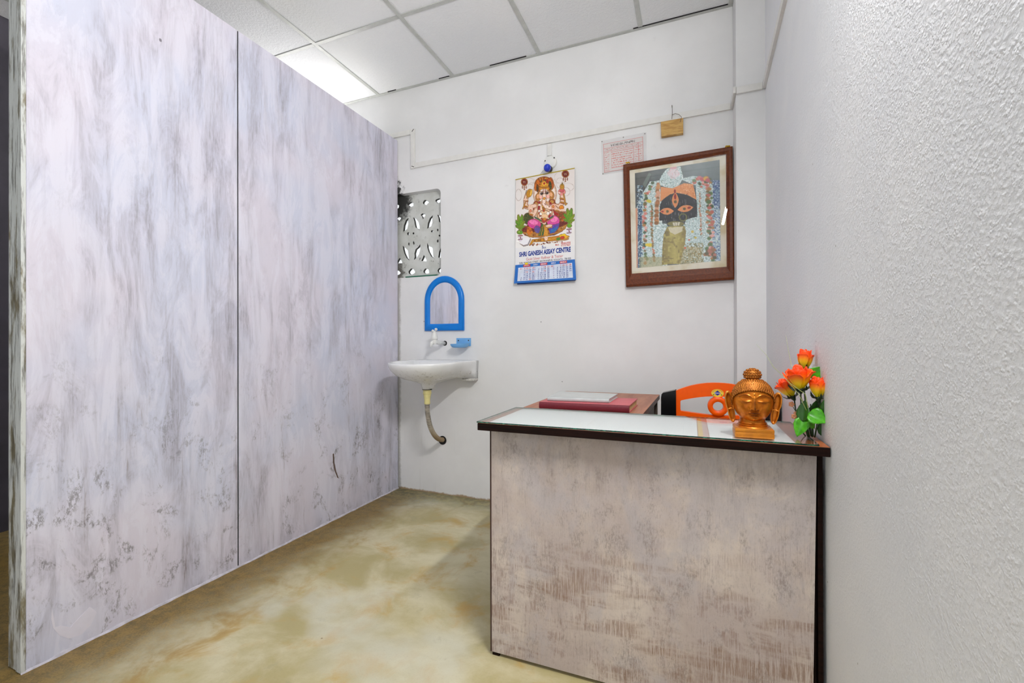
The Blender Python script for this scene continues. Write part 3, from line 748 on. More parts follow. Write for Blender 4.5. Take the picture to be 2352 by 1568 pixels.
# head, crown, ears, trunk
P.ell(395, 590, 30, 42, (190, 130, 60), 15); P.ell(525, 570, 32, 44, (190, 130, 60), -15); P.ell(392, 585, 18, 26, (232, 176, 130), 15); P.ell(527, 566, 18, 26, (232, 176, 130), -15)
P.ell(455, 465, 98, 82, (190, 120, 30)); P.speck(((P.x - 455) / 98) ** 2 + ((P.y - 465) / 82) ** 2 < 1, [(120, 50, 20), (226, 160, 50), (70, 74, 30), (160, 40, 30)], 14, 0.36, 9)
P.ell(380, 470, 24, 60, (200, 110, 34), 12); P.ell(528, 450, 24, 60, (190, 96, 30), -8); P.ell(518, 470, 14, 44, (60, 70, 30), -8); P.ell(386, 500, 12, 40, (86, 60, 26))
P.poly([(410, 540), (420, 470), (455, 420), (495, 465), (505, 530), (455, 510)], (214, 150, 40)); P.ell(456, 455, 22, 26, (236, 186, 70)); P.ell(456, 452, 9, 12, (190, 50, 40)); P.dots([(395, 545), (425, 520), (455, 512), (490, 518), (520, 535)], 8, [(240, 190, 70), (180, 110, 20)], 12); P.ring(455, 440, 86, 54, 4, (140, 70, 20), 0.7)
P.ell(457, 562, 54, 54, SKIN); P.ell(455, 548, 46, 42, (246, 232, 228)); P.ell(424, 595, 20, 18, (246, 190, 180)); P.ell(494, 588, 20, 18, (246, 190, 180))
for cx, cy, r in ((432, 556, -8), (484, 550, -8)): P.ell(cx, cy, 17, 13, (70, 56, 60), r); P.ell(cx, cy + 1, 9, 10, (24, 20, 26)); P.ell(cx - 3, cy - 3, 3, 3, (250, 250, 250)); P.stroke([(cx - 20, cy - 16), (cx, cy - 24), (cx + 18, cy - 18)], 3, (120, 80, 70))
P.stroke([(446, 505), (446, 545)], 4, (196, 60, 50)); P.stroke([(466, 503), (466, 543)], 4, (196, 60, 50)); P.ell(457, 580, 5, 8, (90, 60, 120))
tr = [(457, 575), (455, 620), (452, 660), (474, 690), (512, 702), (548, 698)]
P.stroke(tr, 44, SK2); P.stroke(tr, 36, (246, 222, 212)); P.ell(456, 606, 12, 14, (220, 150, 40)); P.ell(548, 690, 22, 30, (238, 180, 160)); P.ell(548, 690, 11, 14, (228, 140, 60)); P.dots([(462, 660), (490, 690), (525, 690)], 5, [(250, 246, 244), (200, 120, 120)], 12)
P.stroke([(430, 615), (412, 630)], 9, (250, 248, 244)); P.stroke([(490, 610), (506, 622)], 9, (250, 248, 244))
# plants, pots, offerings, book
for cx, cy in ((205, 930), (712, 865)):
    for a_, L in ((-64, 95), (-38, 120), (-12, 150), (10, 150), (36, 110), (62, 80)):
        ex, ey = cx + math.sin(math.radians(a_)) * L * 0.5, cy - 10 - math.cos(math.radians(a_)) * L
        P.ell((cx + ex) / 2, (cy + ey) / 2, L * 0.13, L * 0.52, (86 + (a_ % 40), 150, 34), a_); P.stroke([(cx, cy), (ex, ey)], 2.5, (150, 196, 70))
P.ell(200, 955, 32, 22, (96, 160, 36)); P.ell(192, 950, 12, 10, (150, 206, 80)); P.ell(710, 887, 24, 22, (110, 170, 40))
for cx, cy in ((205, 1012), (706, 945)): P.ell(cx, cy, 25, 36, (224, 214, 228)); P.stroke([(cx - 22, cy - 20), (cx + 22, cy - 24)], 6, (150, 60, 110)); P.stroke([(cx - 22, cy + 18), (cx + 22, cy + 14)], 4, (120, 70, 150)); P.stroke([(cx, cy - 8), (cx + 4, cy + 8)], 5, (160, 40, 60))
P.poly([(195, 1070), (240, 1012), (312, 1018), (285, 1078), (240, 1090)], (238, 236, 240)); P.poly([(195, 1070), (240, 1090), (285, 1078), (312, 1018), (318, 1030), (290, 1088), (240, 1100)], (150, 150, 160))
P.ell(640, 1022, 64, 16, (196, 140, 60)); 
for cx, cy, c_ in ((602, 1005, (206, 110, 40)), (630, 990, (230, 180, 30)), (655, 985, (240, 206, 40)), (672, 1000, (236, 180, 30)), (600, 1022, (90, 140, 50)), (640, 1010, (196, 60, 40))): P.ell(cx, cy, 22, 15, c_, -15)
P.dots([(300, 1085), (400, 1080), (480, 1066), (560, 1056), (650, 1045)], 6, [(120, 40, 40), (180, 100, 80), (226, 200, 196)], 13, 8)
for q in ((180, 1020), (186, 1050), (170, 1046)): P.ell(*q, 9, 9, (250, 248, 246))
# round emblems with pendants
for cx, cy in ((248, 438), (670, 355)):
    P.ell(cx, cy, 35, 37, (196, 120, 40)); P.ell(cx, cy, 28, 30, (110, 20, 26)); P.stroke([(cx - 13, cy - 5), (cx + 13, cy - 8)], 4, (240, 226, 216)); P.stroke([(cx - 9, cy - 4), (cx - 10, cy + 12), (cx - 2, cy + 4)], 4, (240, 226, 216)); P.stroke([(cx + 6, cy - 4), (cx + 6, cy + 12), (cx + 12, cy + 6)], 4, (240, 226, 216))
    for q in (-20, 0, 20): P.dots([(cx + q, cy + 42), (cx + q, cy + 86 - abs(q) * 0.5)], 5, [(200, 110, 40), (160, 60, 30)], 11)
gx = np.gradient(P.c.mean(-1)); eg = np.hypot(gx[0], gx[1]); body = (P.y < 1092 + (1 - (P.x - 150) / 610) * 22).astype(float)
P.put(np.clip((eg - 7) / 16, 0, 1) * body, (92, 50, 24), 0.45)
sat = (P.c.max(-1) - P.c.min(-1) > 26) * body
P.put((smooth_noise(P.x, P.y, 6, 90) - 0.60) * 6 * sat, (110, 56, 16), 0.16); P.put((smooth_noise(P.x, P.y, 5, 91) - 0.64) * 6 * sat, (252, 216, 120), 0.22)
P.c[:] = np.clip((P.c - 128) * 1.10 + 122, 0, 255)
P.put((P.y > 1088 + (1 - (P.x - 150) / 610) * 30).astype(float), (236, 235, 236))
P.mesh('picture_print', S3, vcol('calendar_print', 0.35, 0.5), cal, (0, -0.0004, 0))
M_tb = simple('blue_ink', lin(10, 52, 142), 0.5); M_tr = simple('red_ink', lin(196, 44, 44), 0.5); M_tk = simple('black_ink', lin(60, 62, 86), 0.5); M_tw = simple('white_ink', lin(240, 240, 244), 0.5)
def tpx(mb, quad, q3, txt, x0, y0, x1, y1, off=(0, -0.0008, 0), bold=0.018):
    """type fitted between the photo's own corner points (x0,y0)=top left, (x1,y1)=bottom right"""
    u0, v0 = ibil(quad, (x0, y0)); u1, v1 = ibil(quad, (x1, y1)); text_on(mb, q3, txt, u0, v0, u1, v1, off, 0, bold)
m = MB(); tpx(m, SQ, S3, 'SHRI GANESH ASSAY CENTRE', 193, 1160, 724, 1156, bold=0.045); STF(m.build('heading', M_tb, cal))
m = MB(); tpx(m, SQ, S3, 'Gold Silver Refiner & Tester', 268, 1219, 648, 1210, bold=0.0); tpx(m, SQ, S3, '9804663030', 626, 1060, 722, 1070); tpx(m, SQ, S3, '9777379607', 626, 1083, 722, 1094); tpx(m, SQ, S3, 'Mob.', 570, 1076, 610, 1090); m.build('subheading', M_tr, cal)['kind'] = 'stuff'
m = MB(); tpx(m, SQ, S3, '22/B, NANDAN STREET, BHOWANIPUR, KOLKATA - 700 025', 193, 1264, 726, 1237); STF(m.build('address', M_tk, cal))
m = MB(); tpx(m, SQ, S3, 'S', 432, 1092, 448, 1122); tpx(m, SQ, S3, 'Gold', 448, 1102, 474, 1120); STF(m.build('emblem', M_tb, cal))
# date pad
DQ = [(152, 1293), (762, 1233), (137, 1482), (776, 1443)]
D3 = [z1(*DQ[0], D - 0.016), z1(*DQ[1], D - 0.016), z1(*DQ[2], D - 0.034), z1(*DQ[3], D - 0.034)]
MB().slab([D3[0], D3[1], D3[3], D3[2]], (0, 0.004, 0)).build('date_pad', simple('blue_print', lin(28, 106, 190), 0.4), cal)
low = [z1(152, 1293, D - 0.0125), z1(762, 1233, D - 0.0125), z1(772, 1452, D - 0.018), z1(170, 1493, D - 0.018)]
MB().slab(low, (0, 0.002, 0)).build('pad_under_leaf', simple('dark_blue_print', lin(16, 70, 150), 0.5), cal)
def duv(x, y): return ibil(DQ, (x, y))
m = MB()
u0, v0 = duv(172, 1318); u1, v1 = duv(732, 1435)
mm = [bil(D3, a, b) + np.array((0, -0.0004, 0)) for a, b in ((0.055, 0.165), (0.955, 0.165), (0.955, 0.89), (0.055, 0.89))]
m.add(mm, [(0, 1, 2, 3)]); m.build('date_field', simple('pale_paper', lin(214, 222, 238), 0.5), cal)
mr, mk, mw, mg = MB(), MB(), MB(), MB()
for (a, b, txt, box) in ((0.14, 0.26, 'JANUARY', 1), (0.30, 0.40, '2021', 0), (0.43, 0.55, 'FEBRUARY', 1), (0.60, 0.70, '2021', 0), (0.755, 0.875, 'MARCH', 1)):
    if box: mr.add([bil(D3, *q) + np.array((0, -0.0005, 0)) for q in ((a, 0.025), (b, 0.025), (b, 0.145), (a, 0.145))], [(0, 1, 2, 3)])
    text_on(mw, D3, txt, a + 0.012, 0.05, b - 0.012, 0.12, (0, -0.0009, 0))
months = ((0.085, 6, [['31', '3', '10', '17', '24'], ['', '4', '11', '18', '25'], ['', '5', '12', '19', '26'], ['', '6', '13', '20', '27'], ['', '7', '14', '21', '28'], ['1', '8', '15', '22', '29'], ['2', '9', '16', '23', '30']], 0.053),
          (0.375, 5, [['', '7', '14', '21', '28'], ['1', '8', '15', '22', ''], ['2', '9', '16', '23', ''], ['3', '10', '17', '24', ''], ['4', '11', '18', '25', ''], ['5', '12', '19', '26', ''], ['6', '13', '20', '27', '']], 0.058),
          (0.685, 5, [['', '7', '14', '21', '28'], ['1', '8', '15', '22', '29'], ['2', '9', '16', '23', '30'], ['3', '10', '17', '24', '31'], ['4', '11', '18', '25', ''], ['5', '12', '19', '26', ''], ['6', '13', '20', '27', '']], 0.055))
for (ux, _, rows, du) in months:
    for r_, row in enumerate(rows):
        for c_, tx in enumerate(row):
            if not tx: continue
            ua = ux + c_ * du; vb = 0.20 + r_ * 0.098; wd = 0.036 if len(tx) == 2 else (0.007 if tx == '1' else 0.016)
            red = r_ == 0 or (tx in ('12', '26') and ux < 0.1 and r_ == 2) or (tx == '23' and ux < 0.1 and r_ == 6) or (tx == '16' and 0.3 < ux < 0.5)
            text_on(mr if red else mk, D3, tx, ua + 0.036 - wd, vb, ua + 0.036, vb + 0.078, (0, -0.0009, 0))
for a in (0.345, 0.655):
    for r_ in range(7): text_on(mg, D3, 'SMTWTFS'[r_], a - 0.008, 0.21 + r_ * 0.098, a + 0.008, 0.27 + r_ * 0.098, (0, -0.0009, 0))
STF(mr.build('red_dates', M_tr, cal)); STF(mk.build('dates', M_tb, cal)); STF(mw.build('month_names', M_tw, cal)); STF(mg.build('weekday_letters', simple('violet_ink', lin(150, 120, 180), 0.5), cal))
MB().tube([np.array(S3[0]) + (-0.001, -0.001, 0), np.array(S3[1]) + (0.001, -0.001, 0)], 0.0032, 8).build('top_strip', simple('yellow_tin_strip', lin(186, 164, 50), 0.35), cal)
ms = (np.array(S3[0]) + np.array(S3[1])) / 2
MB().tube([ms + (-0.03, -0.002, -0.0), ms + (0.0, -0.012, 0.022), ms + (0.03, -0.002, 0.0025)], 0.0008, 6).build('hanger_wire', simple('steel_wire', lin(150, 150, 150), 0.3, metal=0.8), cal)
q = z1(265, 1278, D - 0.0175)
MB().box(q[0] - 0.010, q[0] + 0.010, q[1] - 0.001, q[1], q[2] - 0.006, q[2] + 0.006, bev=0.0004, seg=1).build('yellow_sticker', simple('yellow_sticker', lin(236, 206, 30), 0.5), cal)

# ------------------------------------------------------------------ framed picture
def z2(x, y, Y): return tuple(on(1360 + x / 3.408, 220 + y / 3.408, 1, Y))
FO = [(243, 537), (1100, 392), (265, 1495), (1112, 1435)]; FI = [(290, 575), (1048, 455), (308, 1390), (1055, 1335)]
YF = D - 0.034; YG = D - 0.024
fo3 = [z2(*q, YF) for q in FO]; fi3 = [z2(*q, YF) for q in FI]
frm = thing('framed_picture', tuple((np.array(fo3[2]) + np.array(fo3[3])) / 2), 'brown wood framed picture of a garlanded black idol with three orange eyes', 'picture')
t = NT('varnished_red_wood'); n1 = t.noise(t.mapping(t.objc(), (14, 30, 14)), 6, 6, 0.65, 0.3); n2 = t.noise(t.objc(), 90, 4)
c = t.mix(t.step(n1, 0.3, 0.7), lin(80, 34, 8), lin(112, 50, 12)); c = t.mix(t.math('MULTIPLY', t.step(n2, 0.68, 0.76), 0.5), c, lin(150, 110, 60))
t.base(c); t.rough(0.42); t.b.inputs['Specular IOR Level'].default_value = 0.3; t.bump(n1, 0.1, 0.001); M_frame = t.m
TL, TR, BL, BR = 0, 1, 2, 3
for a, b in ((TL, TR), (TR, BR), (BR, BL), (BL, TL)):
    oa, ob_, ia, ib = [np.array(q, float) for q in (fo3[a], fo3[b], fi3[a], fi3[b])]
    ma, mb_ = oa * 0.45 + ia * 0.55, ob_ * 0.45 + ib * 0.55
    B = np.array((0, 1, 0))
    prof = [(oa + B * 0.030, ob_ + B * 0.030), (oa + B * 0.003, ob_ + B * 0.003), (oa * 0.85 + ia * 0.15, ob_ * 0.85 + ib * 0.15), (ma, mb_), (ia + B * 0.008, ib + B * 0.008), (ia + B * 0.030, ib + B * 0.030)]
    V = [p_ for pr in prof for p_ in pr]; n = len(prof)
    Fs = [(2 * i, 2 * i + 1, 2 * ((i + 1) % n) + 1, 2 * ((i + 1) % n)) for i in range(n)] + [tuple(2 * i for i in range(n))[::-1], tuple(2 * i + 1 for i in range(n))]
    MB().add(V, Fs).build('frame_rail', M_frame, frm)
t = NT('aged_card'); n1 = t.noise(t.objc(), 9, 4); n2 = t.noise(t.objc(), 60, 3)
c = t.mix(t.step(n1, 0.4, 0.66), lin(228, 222, 204), lin(208, 194, 156)); t.base(t.mix(t.math('MULTIPLY', t.step(n2, 0.66, 0.76), 0.4), c, lin(150, 130, 90))); t.rough(0.7); M_card = t.m
bk3 = [np.array(z2(*q, YG + 0.006)) for q in FI]
ex = [np.array(c_) + np.array(d_) for c_, d_ in zip(bk3, ((-0.008, 0, 0.008), (0.008, 0, 0.008), (-0.008, 0, -0.008), (0.008, 0, -0.008)))]
MB().slab([ex[0], ex[1], ex[3], ex[2]], (0, 0.004, 0)).build('mount_card', M_card, frm)
AQ = [(335, 605), (998, 500), (348, 1347), (1006, 1290)]
a3 = [z2(*q, YG + 0.0052) for q in AQ]
P = Paint(AQ, 250, 310, (62, 74, 78))
full = np.ones(P.x.shape)
P.put(np.clip((P.x - 600) / 200, 0, 1) * (P.y < 720), (92, 108, 112)); P.put(np.clip((500 - P.x) / 90, 0, 1) * (P.y < 760), (44, 48, 44)); P.poly([(400, 690), (450, 600), (470, 610), (420, 720)], (120, 136, 130), 0.6)
P.put((smooth_noise(P.x, P.y, 40, 5) - 0.5) * 2, (120, 134, 134), 0.4)
WH = [(206, 224, 224), (176, 200, 204), (228, 236, 234), (140, 166, 170), (196, 214, 206)]
def flowers(mask, seed, dens=0.42, size=7): 
    P.put(mask.astype(float), (188, 208, 208)); P.speck(mask.astype(float), [(150, 174, 174), (214, 230, 230), (134, 160, 152), (232, 240, 238), (200, 218, 218)], size, dens, seed)
flowers(P.pmask([(335, 905), (400, 760), (460, 670), (540, 660), (560, 1000), (600, 1000), (600, 1340), (348, 1347)]), 20)
flowers(P.pmask([(700, 650), (800, 625), (900, 640), (960, 720), (1000, 900), (1006, 1295), (700, 1310), (730, 960), (830, 940), (820, 700)]), 30)
flowers(P.pmask([(522, 690), (555, 620), (590, 575), (640, 548), (702, 552), (725, 640), (690, 700), (640, 722), (590, 715)]), 40)
P.ell(648, 605, 46, 34, (226, 216, 220)); P.speck((np.hypot(P.x - 648, P.y - 600) < 50).astype(float), [(232, 200, 206), (200, 186, 190)], 9, 0.4, 45); P.ell(646, 560, 30, 12, (206, 150, 160))
# outer edges: blue and skin-pink cloth
P.put((np.abs(P.x - (378 + (P.y - 900) * -0.02)) < 16) * (P.y > 860), (34, 76, 112)); P.speck(((np.abs(P.x - 376) < 24) * (P.y > 700)).astype(float), [(20, 50, 90), (60, 110, 140), (200, 216, 220)], 7, 0.4, 50)
P.put((P.x < 358) * (P.y > 880), (206, 150, 120)); P.put((P.x > 955) * (P.y > 660) * (P.y < 860), (70, 100, 140)); P.speck(((P.x > 945) * (P.y > 660)).astype(float), [(60, 84, 140), (190, 206, 226), (120, 150, 176)], 8, 0.42, 55)
# strands of coloured flowers
PK = [(214, 134, 124), (190, 100, 84), (226, 168, 160), (84, 112, 60), (176, 120, 60), (120, 96, 50), (60, 84, 50)]
P.dots([(470, 690), (425, 780), (412, 900), (420, 1050), (415, 1200), (430, 1320)], 12, PK, 13, 11, 2); P.dots([(440, 820), (470, 830)], 14, [(206, 190, 50)], 8); P.dots([(430, 1165), (470, 1168)], 13, [(226, 200, 30)], 7)
P.dots([(525, 690), (520, 800), (515, 900), (512, 1010)], 15, [(176, 110, 60), (200, 140, 80), (140, 90, 40), (214, 160, 130)], 13, 4, 3); P.dots([(475, 860), (472, 1000), (480, 1150), (495, 1300)], 9, [(140, 110, 60), (110, 100, 50), (190, 120, 90)], 11, 4, 4)
P.dots([(800, 655), (850, 690), (900, 650), (925, 760), (925, 900), (930, 1050), (925, 1180), (940, 1280)], 14, PK, 9, 22, 5); P.dots([(845, 640), (930, 660)], 16, [(206, 120, 120), (190, 80, 90), (220, 170, 60)], 15, 6, 6); P.dots([(855, 760), (850, 880), (862, 1010), (860, 1100)], 7, [(150, 110, 70), (196, 140, 110)], 13, 5, 7)
P.dots([(880, 1250), (950, 1200), (960, 1280)], 16, [(150, 100, 60), (90, 80, 40), (180, 110, 90)], 13, 12, 8)
P.put(((P.y > 1180) * (P.x > 690) * (P.x < 865)) * 1.0, (176, 160, 110), 0.7); P.speck(((P.y > 1150) * (P.x > 690) * (P.x < 880)).astype(float), [(206, 220, 214), (150, 130, 70), (120, 120, 80)], 8, 0.4, 60); P.put(((P.y > 1260) * (P.x > 370) * (P.x < 560)) * 1.0, (160, 150, 96), 0.6)
P.dots([(740, 1195), (800, 1055), (860, 1050), (780, 1160)], 9, [(196, 90, 50), (206, 180, 60)], 55, 8, 9)
# face
P.poly([(540, 830), (548, 710), (590, 716), (640, 722), (690, 700), (730, 682), (800, 690), (826, 812), (750, 770), (660, 755), (590, 790)], (226, 148, 88)); P.speck(P.pmask([(700, 690), (800, 690), (820, 800), (700, 760)]).astype(float), [(244, 190, 140), (206, 120, 60)], 7, 0.36, 65)
P.poly([(534, 975), (540, 850), (570, 805), (620, 770), (680, 760), (750, 775), (828, 815), (832, 945), (790, 955), (745, 970), (735, 1005), (598, 1015), (585, 975)], (28, 30, 40))
def lens(cx, cy, w, h, rot, col):
    t_ = math.radians(rot); pts = []
    for s_ in (1, -1):
        for i in range(12):
            a = -1 + 2 * i / 12; a *= s_; x = a * w / 2; y = s_ * (1 - a * a) * h / 2
            pts.append((cx + x * math.cos(t_) - y * math.sin(t_), cy + x * math.sin(t_) + y * math.cos(t_)))
    P.poly(pts, col)
OR = (226, 142, 84)
lens(595, 902, 112, 54, -2, OR); P.ell(600, 903, 11, 11, (90, 76, 30)); P.ell(560, 905, 10, 7, (150, 20, 24))
lens(740, 881, 124, 54, -10, OR); P.ell(733, 883, 11, 11, (90, 76, 30)); P.ell(770, 874, 14, 9, (150, 20, 24), -15)
lens(662, 815, 122, 52, 90, OR); P.ell(662, 828, 12, 12, (110, 90, 50)); P.ell(661, 788, 9, 22, (150, 20, 24)); P.ell(659, 745, 8, 15, (140, 18, 20))
for i in range(46):
    x, y = rr.uniform(560, 830), rr.uniform(790, 990); L = rr.uniform(10, 28)
    P.stroke([(x, y), (x + rr.uniform(-3, 3), y + L)], 3.0, (150, 154, 158), 0.75)
P.ring(722, 950, 28, 28, 5, (110, 110, 60)); P.ell(665, 1000, 66, 20, (120, 112, 40)); P.poly([(640, 990), (700, 988), (692, 1014), (648, 1016)], (210, 204, 180)); P.stroke([(660, 990), (662, 1014)], 3, (90, 80, 40)); P.stroke([(680, 990), (678, 1014)], 3, (90, 80, 40))
tongue = P.pmask([(600, 1022), (734, 1016), (746, 1060), (738, 1150), (700, 1312), (555, 1322), (560, 1180), (570, 1080)])
P.put(tongue.astype(float), (134, 116, 34)); sh = 1 - np.clip(np.abs(P.x - 660) / 90, 0, 1); P.put(tongue * sh, (206, 194, 110), 0.65); P.speck(tongue.astype(float) * 0.45, [(190, 176, 90), (104, 88, 24), (196, 184, 100)], 16, 0.36, 70); P.poly([(605, 1030), (722, 1022), (715, 1060), (660, 1085), (620, 1065)], (220, 214, 190), 0.85)
P.c *= (0.95 + 0.1 * RNG.random(P.x.shape))[..., None]
P.mesh('photo_print', a3, vcol('old_photo_print', 0.45, 0.4), frm)
t = NT('picture_glass'); g = t.n('ShaderNodeBsdfGlossy'); g.inputs['Roughness'].default_value = 0.0; tr_ = t.n('ShaderNodeBsdfTransparent'); mx = t.n('ShaderNodeMixShader')
t.l(schlick(t), mx.inputs[0]); t.l(tr_.outputs[0], mx.inputs[1]); t.l(g.outputs[0], mx.inputs[2]); t.l(mx.outputs[0], t.out.inputs[0]); M_glass = t.m
gg = [np.array(z2(*q, YG)) for q in FI]
gg = [c_ + np.array(d_) for c_, d_ in zip(gg, ((-0.006, 0.0028, 0.006), (0.006, -0.0045, 0.006), (-0.006, 0.0028, -0.006), (0.006, -0.0045, -0.006)))]
MB().slab([gg[0], gg[1], gg[3], gg[2]], (0, 0.002, 0)).build('glass_pane', M_glass, frm)
for (x, y) in ((280, 524), (1062, 396)):
    q = np.array(z2(x, y, YF + 0.006)); b = MB()
    for i in range(16):
        a = 2 * math.pi * i / 16; r_ = 0.011 * random.uniform(0.5, 1)
        b.sphere(q + (r_ * math.cos(a), 0.3 * r_ * math.sin(a), -0.003 + 0.008 * random.random()), (0.004, 0.003, 0.0025), 6, 4)
    b.build('dried_marigold', simple('dried_marigold', lin(206, 164, 30), 0.8, 0.3, 200), frm)

# ------------------------------------------------------------------ red printed notice, wooden block
nt = [(85, 378), (399, 318), (93, 602), (404, 548)]
n3 = [z2(*q, D - 0.003) for q in nt]
no = thing('paper_notice', tuple(np.array(n3[2])), 'paper notice with red ruled table in a clear sleeve behind the frame corner', 'notice')
P = Paint(nt, 190, 150, (226, 222, 218))
RD = (220, 84, 74); U, Vv = P.u, P.v
def hl(v0, a=0.0, b=1.0, w=0.006, col=RD): P.put(((np.abs(Vv - v0) < w) & (U > a) & (U < b)).astype(float), col)
def vl(u0, a=0.0, b=1.0, w=0.004, col=RD): P.put(((np.abs(U - u0) < w) & (Vv > a) & (Vv < b)).astype(float), col)
for e_ in (0.012, 0.988): hl(e_); vl(e_)
hl(0.17, 0.02, 0.98); hl(0.28, 0.02, 0.98); vl(0.2, 0.28, 0.9); vl(0.76, 0.28, 0.98); vl(0.88, 0.17, 0.8); hl(0.33, 0.2, 0.76); hl(0.88, 0.2, 0.76)
sq = smooth_noise(U * 900, Vv * 500, 9, 81)
rows = (np.sin(Vv * math.pi * 2 * 13) > -0.1)
P.put((sq > 0.5) * rows * (Vv > 0.34) * (Vv < 0.88) * (U > 0.21) * (U < 0.75), (226, 84, 68), 0.95)
P.put((sq > 0.55) * rows * (Vv > 0.3) * (Vv < 0.96) * ((U < 0.15) * (U > 0.03) + (U > 0.78) * (U < 0.96)), (222, 100, 92), 0.9)
P.put((sq > 0.45) * (Vv > 0.06) * (Vv < 0.14) * (U > 0.2) * (U < 0.8), (84, 62, 64), 0.95); P.put((sq > 0.5) * (Vv > 0.195) * (Vv < 0.255) * (U > 0.04) * (U < 0.96), (190, 120, 116), 0.8)
P.mesh('printed_sheet', n3, vcol('notice_print', 0.6, 0.3), no)
sl = [z2(*q, D - 0.0045) for q in ((72, 352), (424, 284), (78, 618), (430, 560))]
t = NT('clear_sleeve'); tr_ = t.n('ShaderNodeBsdfTransparent'); mx = t.n('ShaderNodeMixShader'); mx.inputs[0].default_value = 0.14
t.b.inputs['Base Color'].default_value = lin(228, 226, 226); t.rough(0.25)
t.l(tr_.outputs[0], mx.inputs[1]); t.l(t.b.outputs[0], mx.inputs[2]); t.l(mx.outputs[0], t.out.inputs[0]); M_sleeve = t.m
MB().slab([sl[0], sl[1], sl[3], sl[2]], (0, 0.0008, 0)).build('plastic_sleeve', M_sleeve, no)
for (x, y) in ((72, 350), (244, 316), (413, 288), (79, 618)):
    q = z2(x + (6 if x < 100 else 0), y + (8 if y < 400 else -8), D - 0.005); MB().sphere(q, (0.0028, 0.003, 0.0028), 8, 6).build('pin', simple('dull_pin', lin(110, 106, 104), 0.5), no)

b4 = [z2(*q, D - 0.030) for q in ((537, 204), (713, 172), (542, 317), (713, 290))]
wbk = thing('wooden_block', tuple(np.array(b4[2]) + (0, 0.014, 0)), 'small pale wooden block hanging by wire from a nail above the frame', 'wooden block')
t = NT('raw_yellow_wood'); n1 = t.noise(t.mapping(t.objc(), (8, 8, 60)), 2, 5, 0.6, 0.6); c = t.mix(t.step(n1, 0.35, 0.65), lin(176, 132, 66), lin(206, 168, 98)); t.base(c); t.rough(0.6); t.bump(n1, 0.1, 0.001); M_rawwood = t.m
m = MB().slab([b4[0], b4[1], b4[3], b4[2]], (0, 0.026, 0)); m.build('block', M_rawwood, wbk)
q = np.array(z2(626, 92, D)); m = MB().tube([q, q + (0, -0.022, 0.002)], 0.0018, 8); m.build('nail', simple('rusty_nail', lin(120, 110, 100), 0.5), wbk)
w1 = [z2(627, 96, D - 0.016), z2(628, 130, D - 0.02), z2(624, 182, D - 0.022)]
w2 = [z2(627, 150, D - 0.02), z2(650, 138, D - 0.024), z2(680, 146, D - 0.027), z2(700, 166, D - 0.031), z2(692, 200, D - 0.032), z2(686, 204, D - 0.031)]
MB().tube(w1, 0.0012, 6).tube(w2, 0.0012, 6).build('wire', simple('dark_wire', lin(92, 80, 74), 0.5), wbk)

# ------------------------------------------------------------------ mirror, tap, soap dish
M_bp = simple('blue_plastic', lin(0, 122, 214), 0.28, 0.03, spec=0.35)
def arch(x0, x1, z0, zs, zt, n=22):
    cx = (x0 + x1) / 2; r = (x1 - x0) / 2
    return [(x0, z0), (x1, z0)] + [(cx + r * math.cos(a), zs + (zt - zs) * math.sin(a)) for a in np.linspace(0, math.pi, n)]
mx0, mx1, mz0, mzs, mzt = -1.704, -1.402, 1.113, 1.318, 1.484
mir = thing('wall_mirror', (-1.553, D, mz0), 'arched mirror in a glossy blue plastic frame above the tap', 'mirror')
bw = 0.040; n = 22
outl = arch(mx0, mx1, mz0, mzs, mzt); inl = arch(mx0 + bw, mx1 - bw, mz0 + 0.047, mzs, mzt - 0.044)
prof = [(0.0, 0.0), (0.0, -0.012), (0.12, -0.019), (0.45, -0.022), (0.8, -0.019), (1.0, -0.011), (1.0, -0.004)]
V = []; N_ = len(outl)
for (f_, dy) in prof:
    for (ax, az), (bx, bz) in zip(outl, inl): V.append((ax + (bx - ax) * f_, D + dy, az + (bz - az) * f_))
Fs = [(i * N_ + k, i * N_ + (k + 1) % N_, (i + 1) * N_ + (k + 1) % N_, (i + 1) * N_ + k) for i in range(len(prof) - 1) for k in range(N_)]
MB().add(V, Fs).build('mirror_frame', M_bp, mir, auto=50)
t = NT('mirror_glass'); t.base(lin(236, 236, 240)); t.b.inputs['Metallic'].default_value = 1.0; n1 = t.noise(t.objc(), 30, 3); t.rough(t.step(n1, 0.3, 0.7, 0.015, 0.05)); M_mirror = t.m
gl = arch(mx0 + bw - 0.006, mx1 - bw + 0.006, mz0 + 0.043, mzs, mzt - 0.039)
MB().plate(gl, [], D - 0.008, D - 0.004).build('mirror_glass', M_mirror, mir)

tb = np.array(on(1022, 788, 1, D))
tap = thing('water_tap', (tb[0], D, tb[2]), 'white plastic water tap on the wall above the basin', 'tap')
tx, tz = tb[0], tb[2]
MB().lathe([(0.0165, 0.001), (0.0165, -0.0015), (0.012, -0.002), (0.001, -0.002)], (tx, D, tz), 'y', 20).build('wall_hole', M_black, tap)
MB().tube([(tx - 0.002, D - 0.001, tz), (tx - 0.004, D - 0.055, tz + 0.004), (tx - 0.006, D - 0.058, tz + 0.004), (tx - 0.008, D - 0.078, tz + 0.006), (tx - 0.012, D - 0.105, tz + 0.014)], [0.0115, 0.0115, 0.0145, 0.0145, 0.013], 14).build('inlet_pipe', M_white, tap, smooth=True)
bx, by = tx - 0.014, D - 0.112
MB().lathe([(0.011, -0.012), (0.017, -0.004), (0.017, 0.018), (0.019, 0.020), (0.0225, 0.024), (0.0225, 0.038), (0.019, 0.046), (0.018, 0.056), (0.013, 0.066), (0.008, 0.068)], (bx, by, tz + 0.004), 'z', 20).build('tap_body', M_white, tap, auto=35)
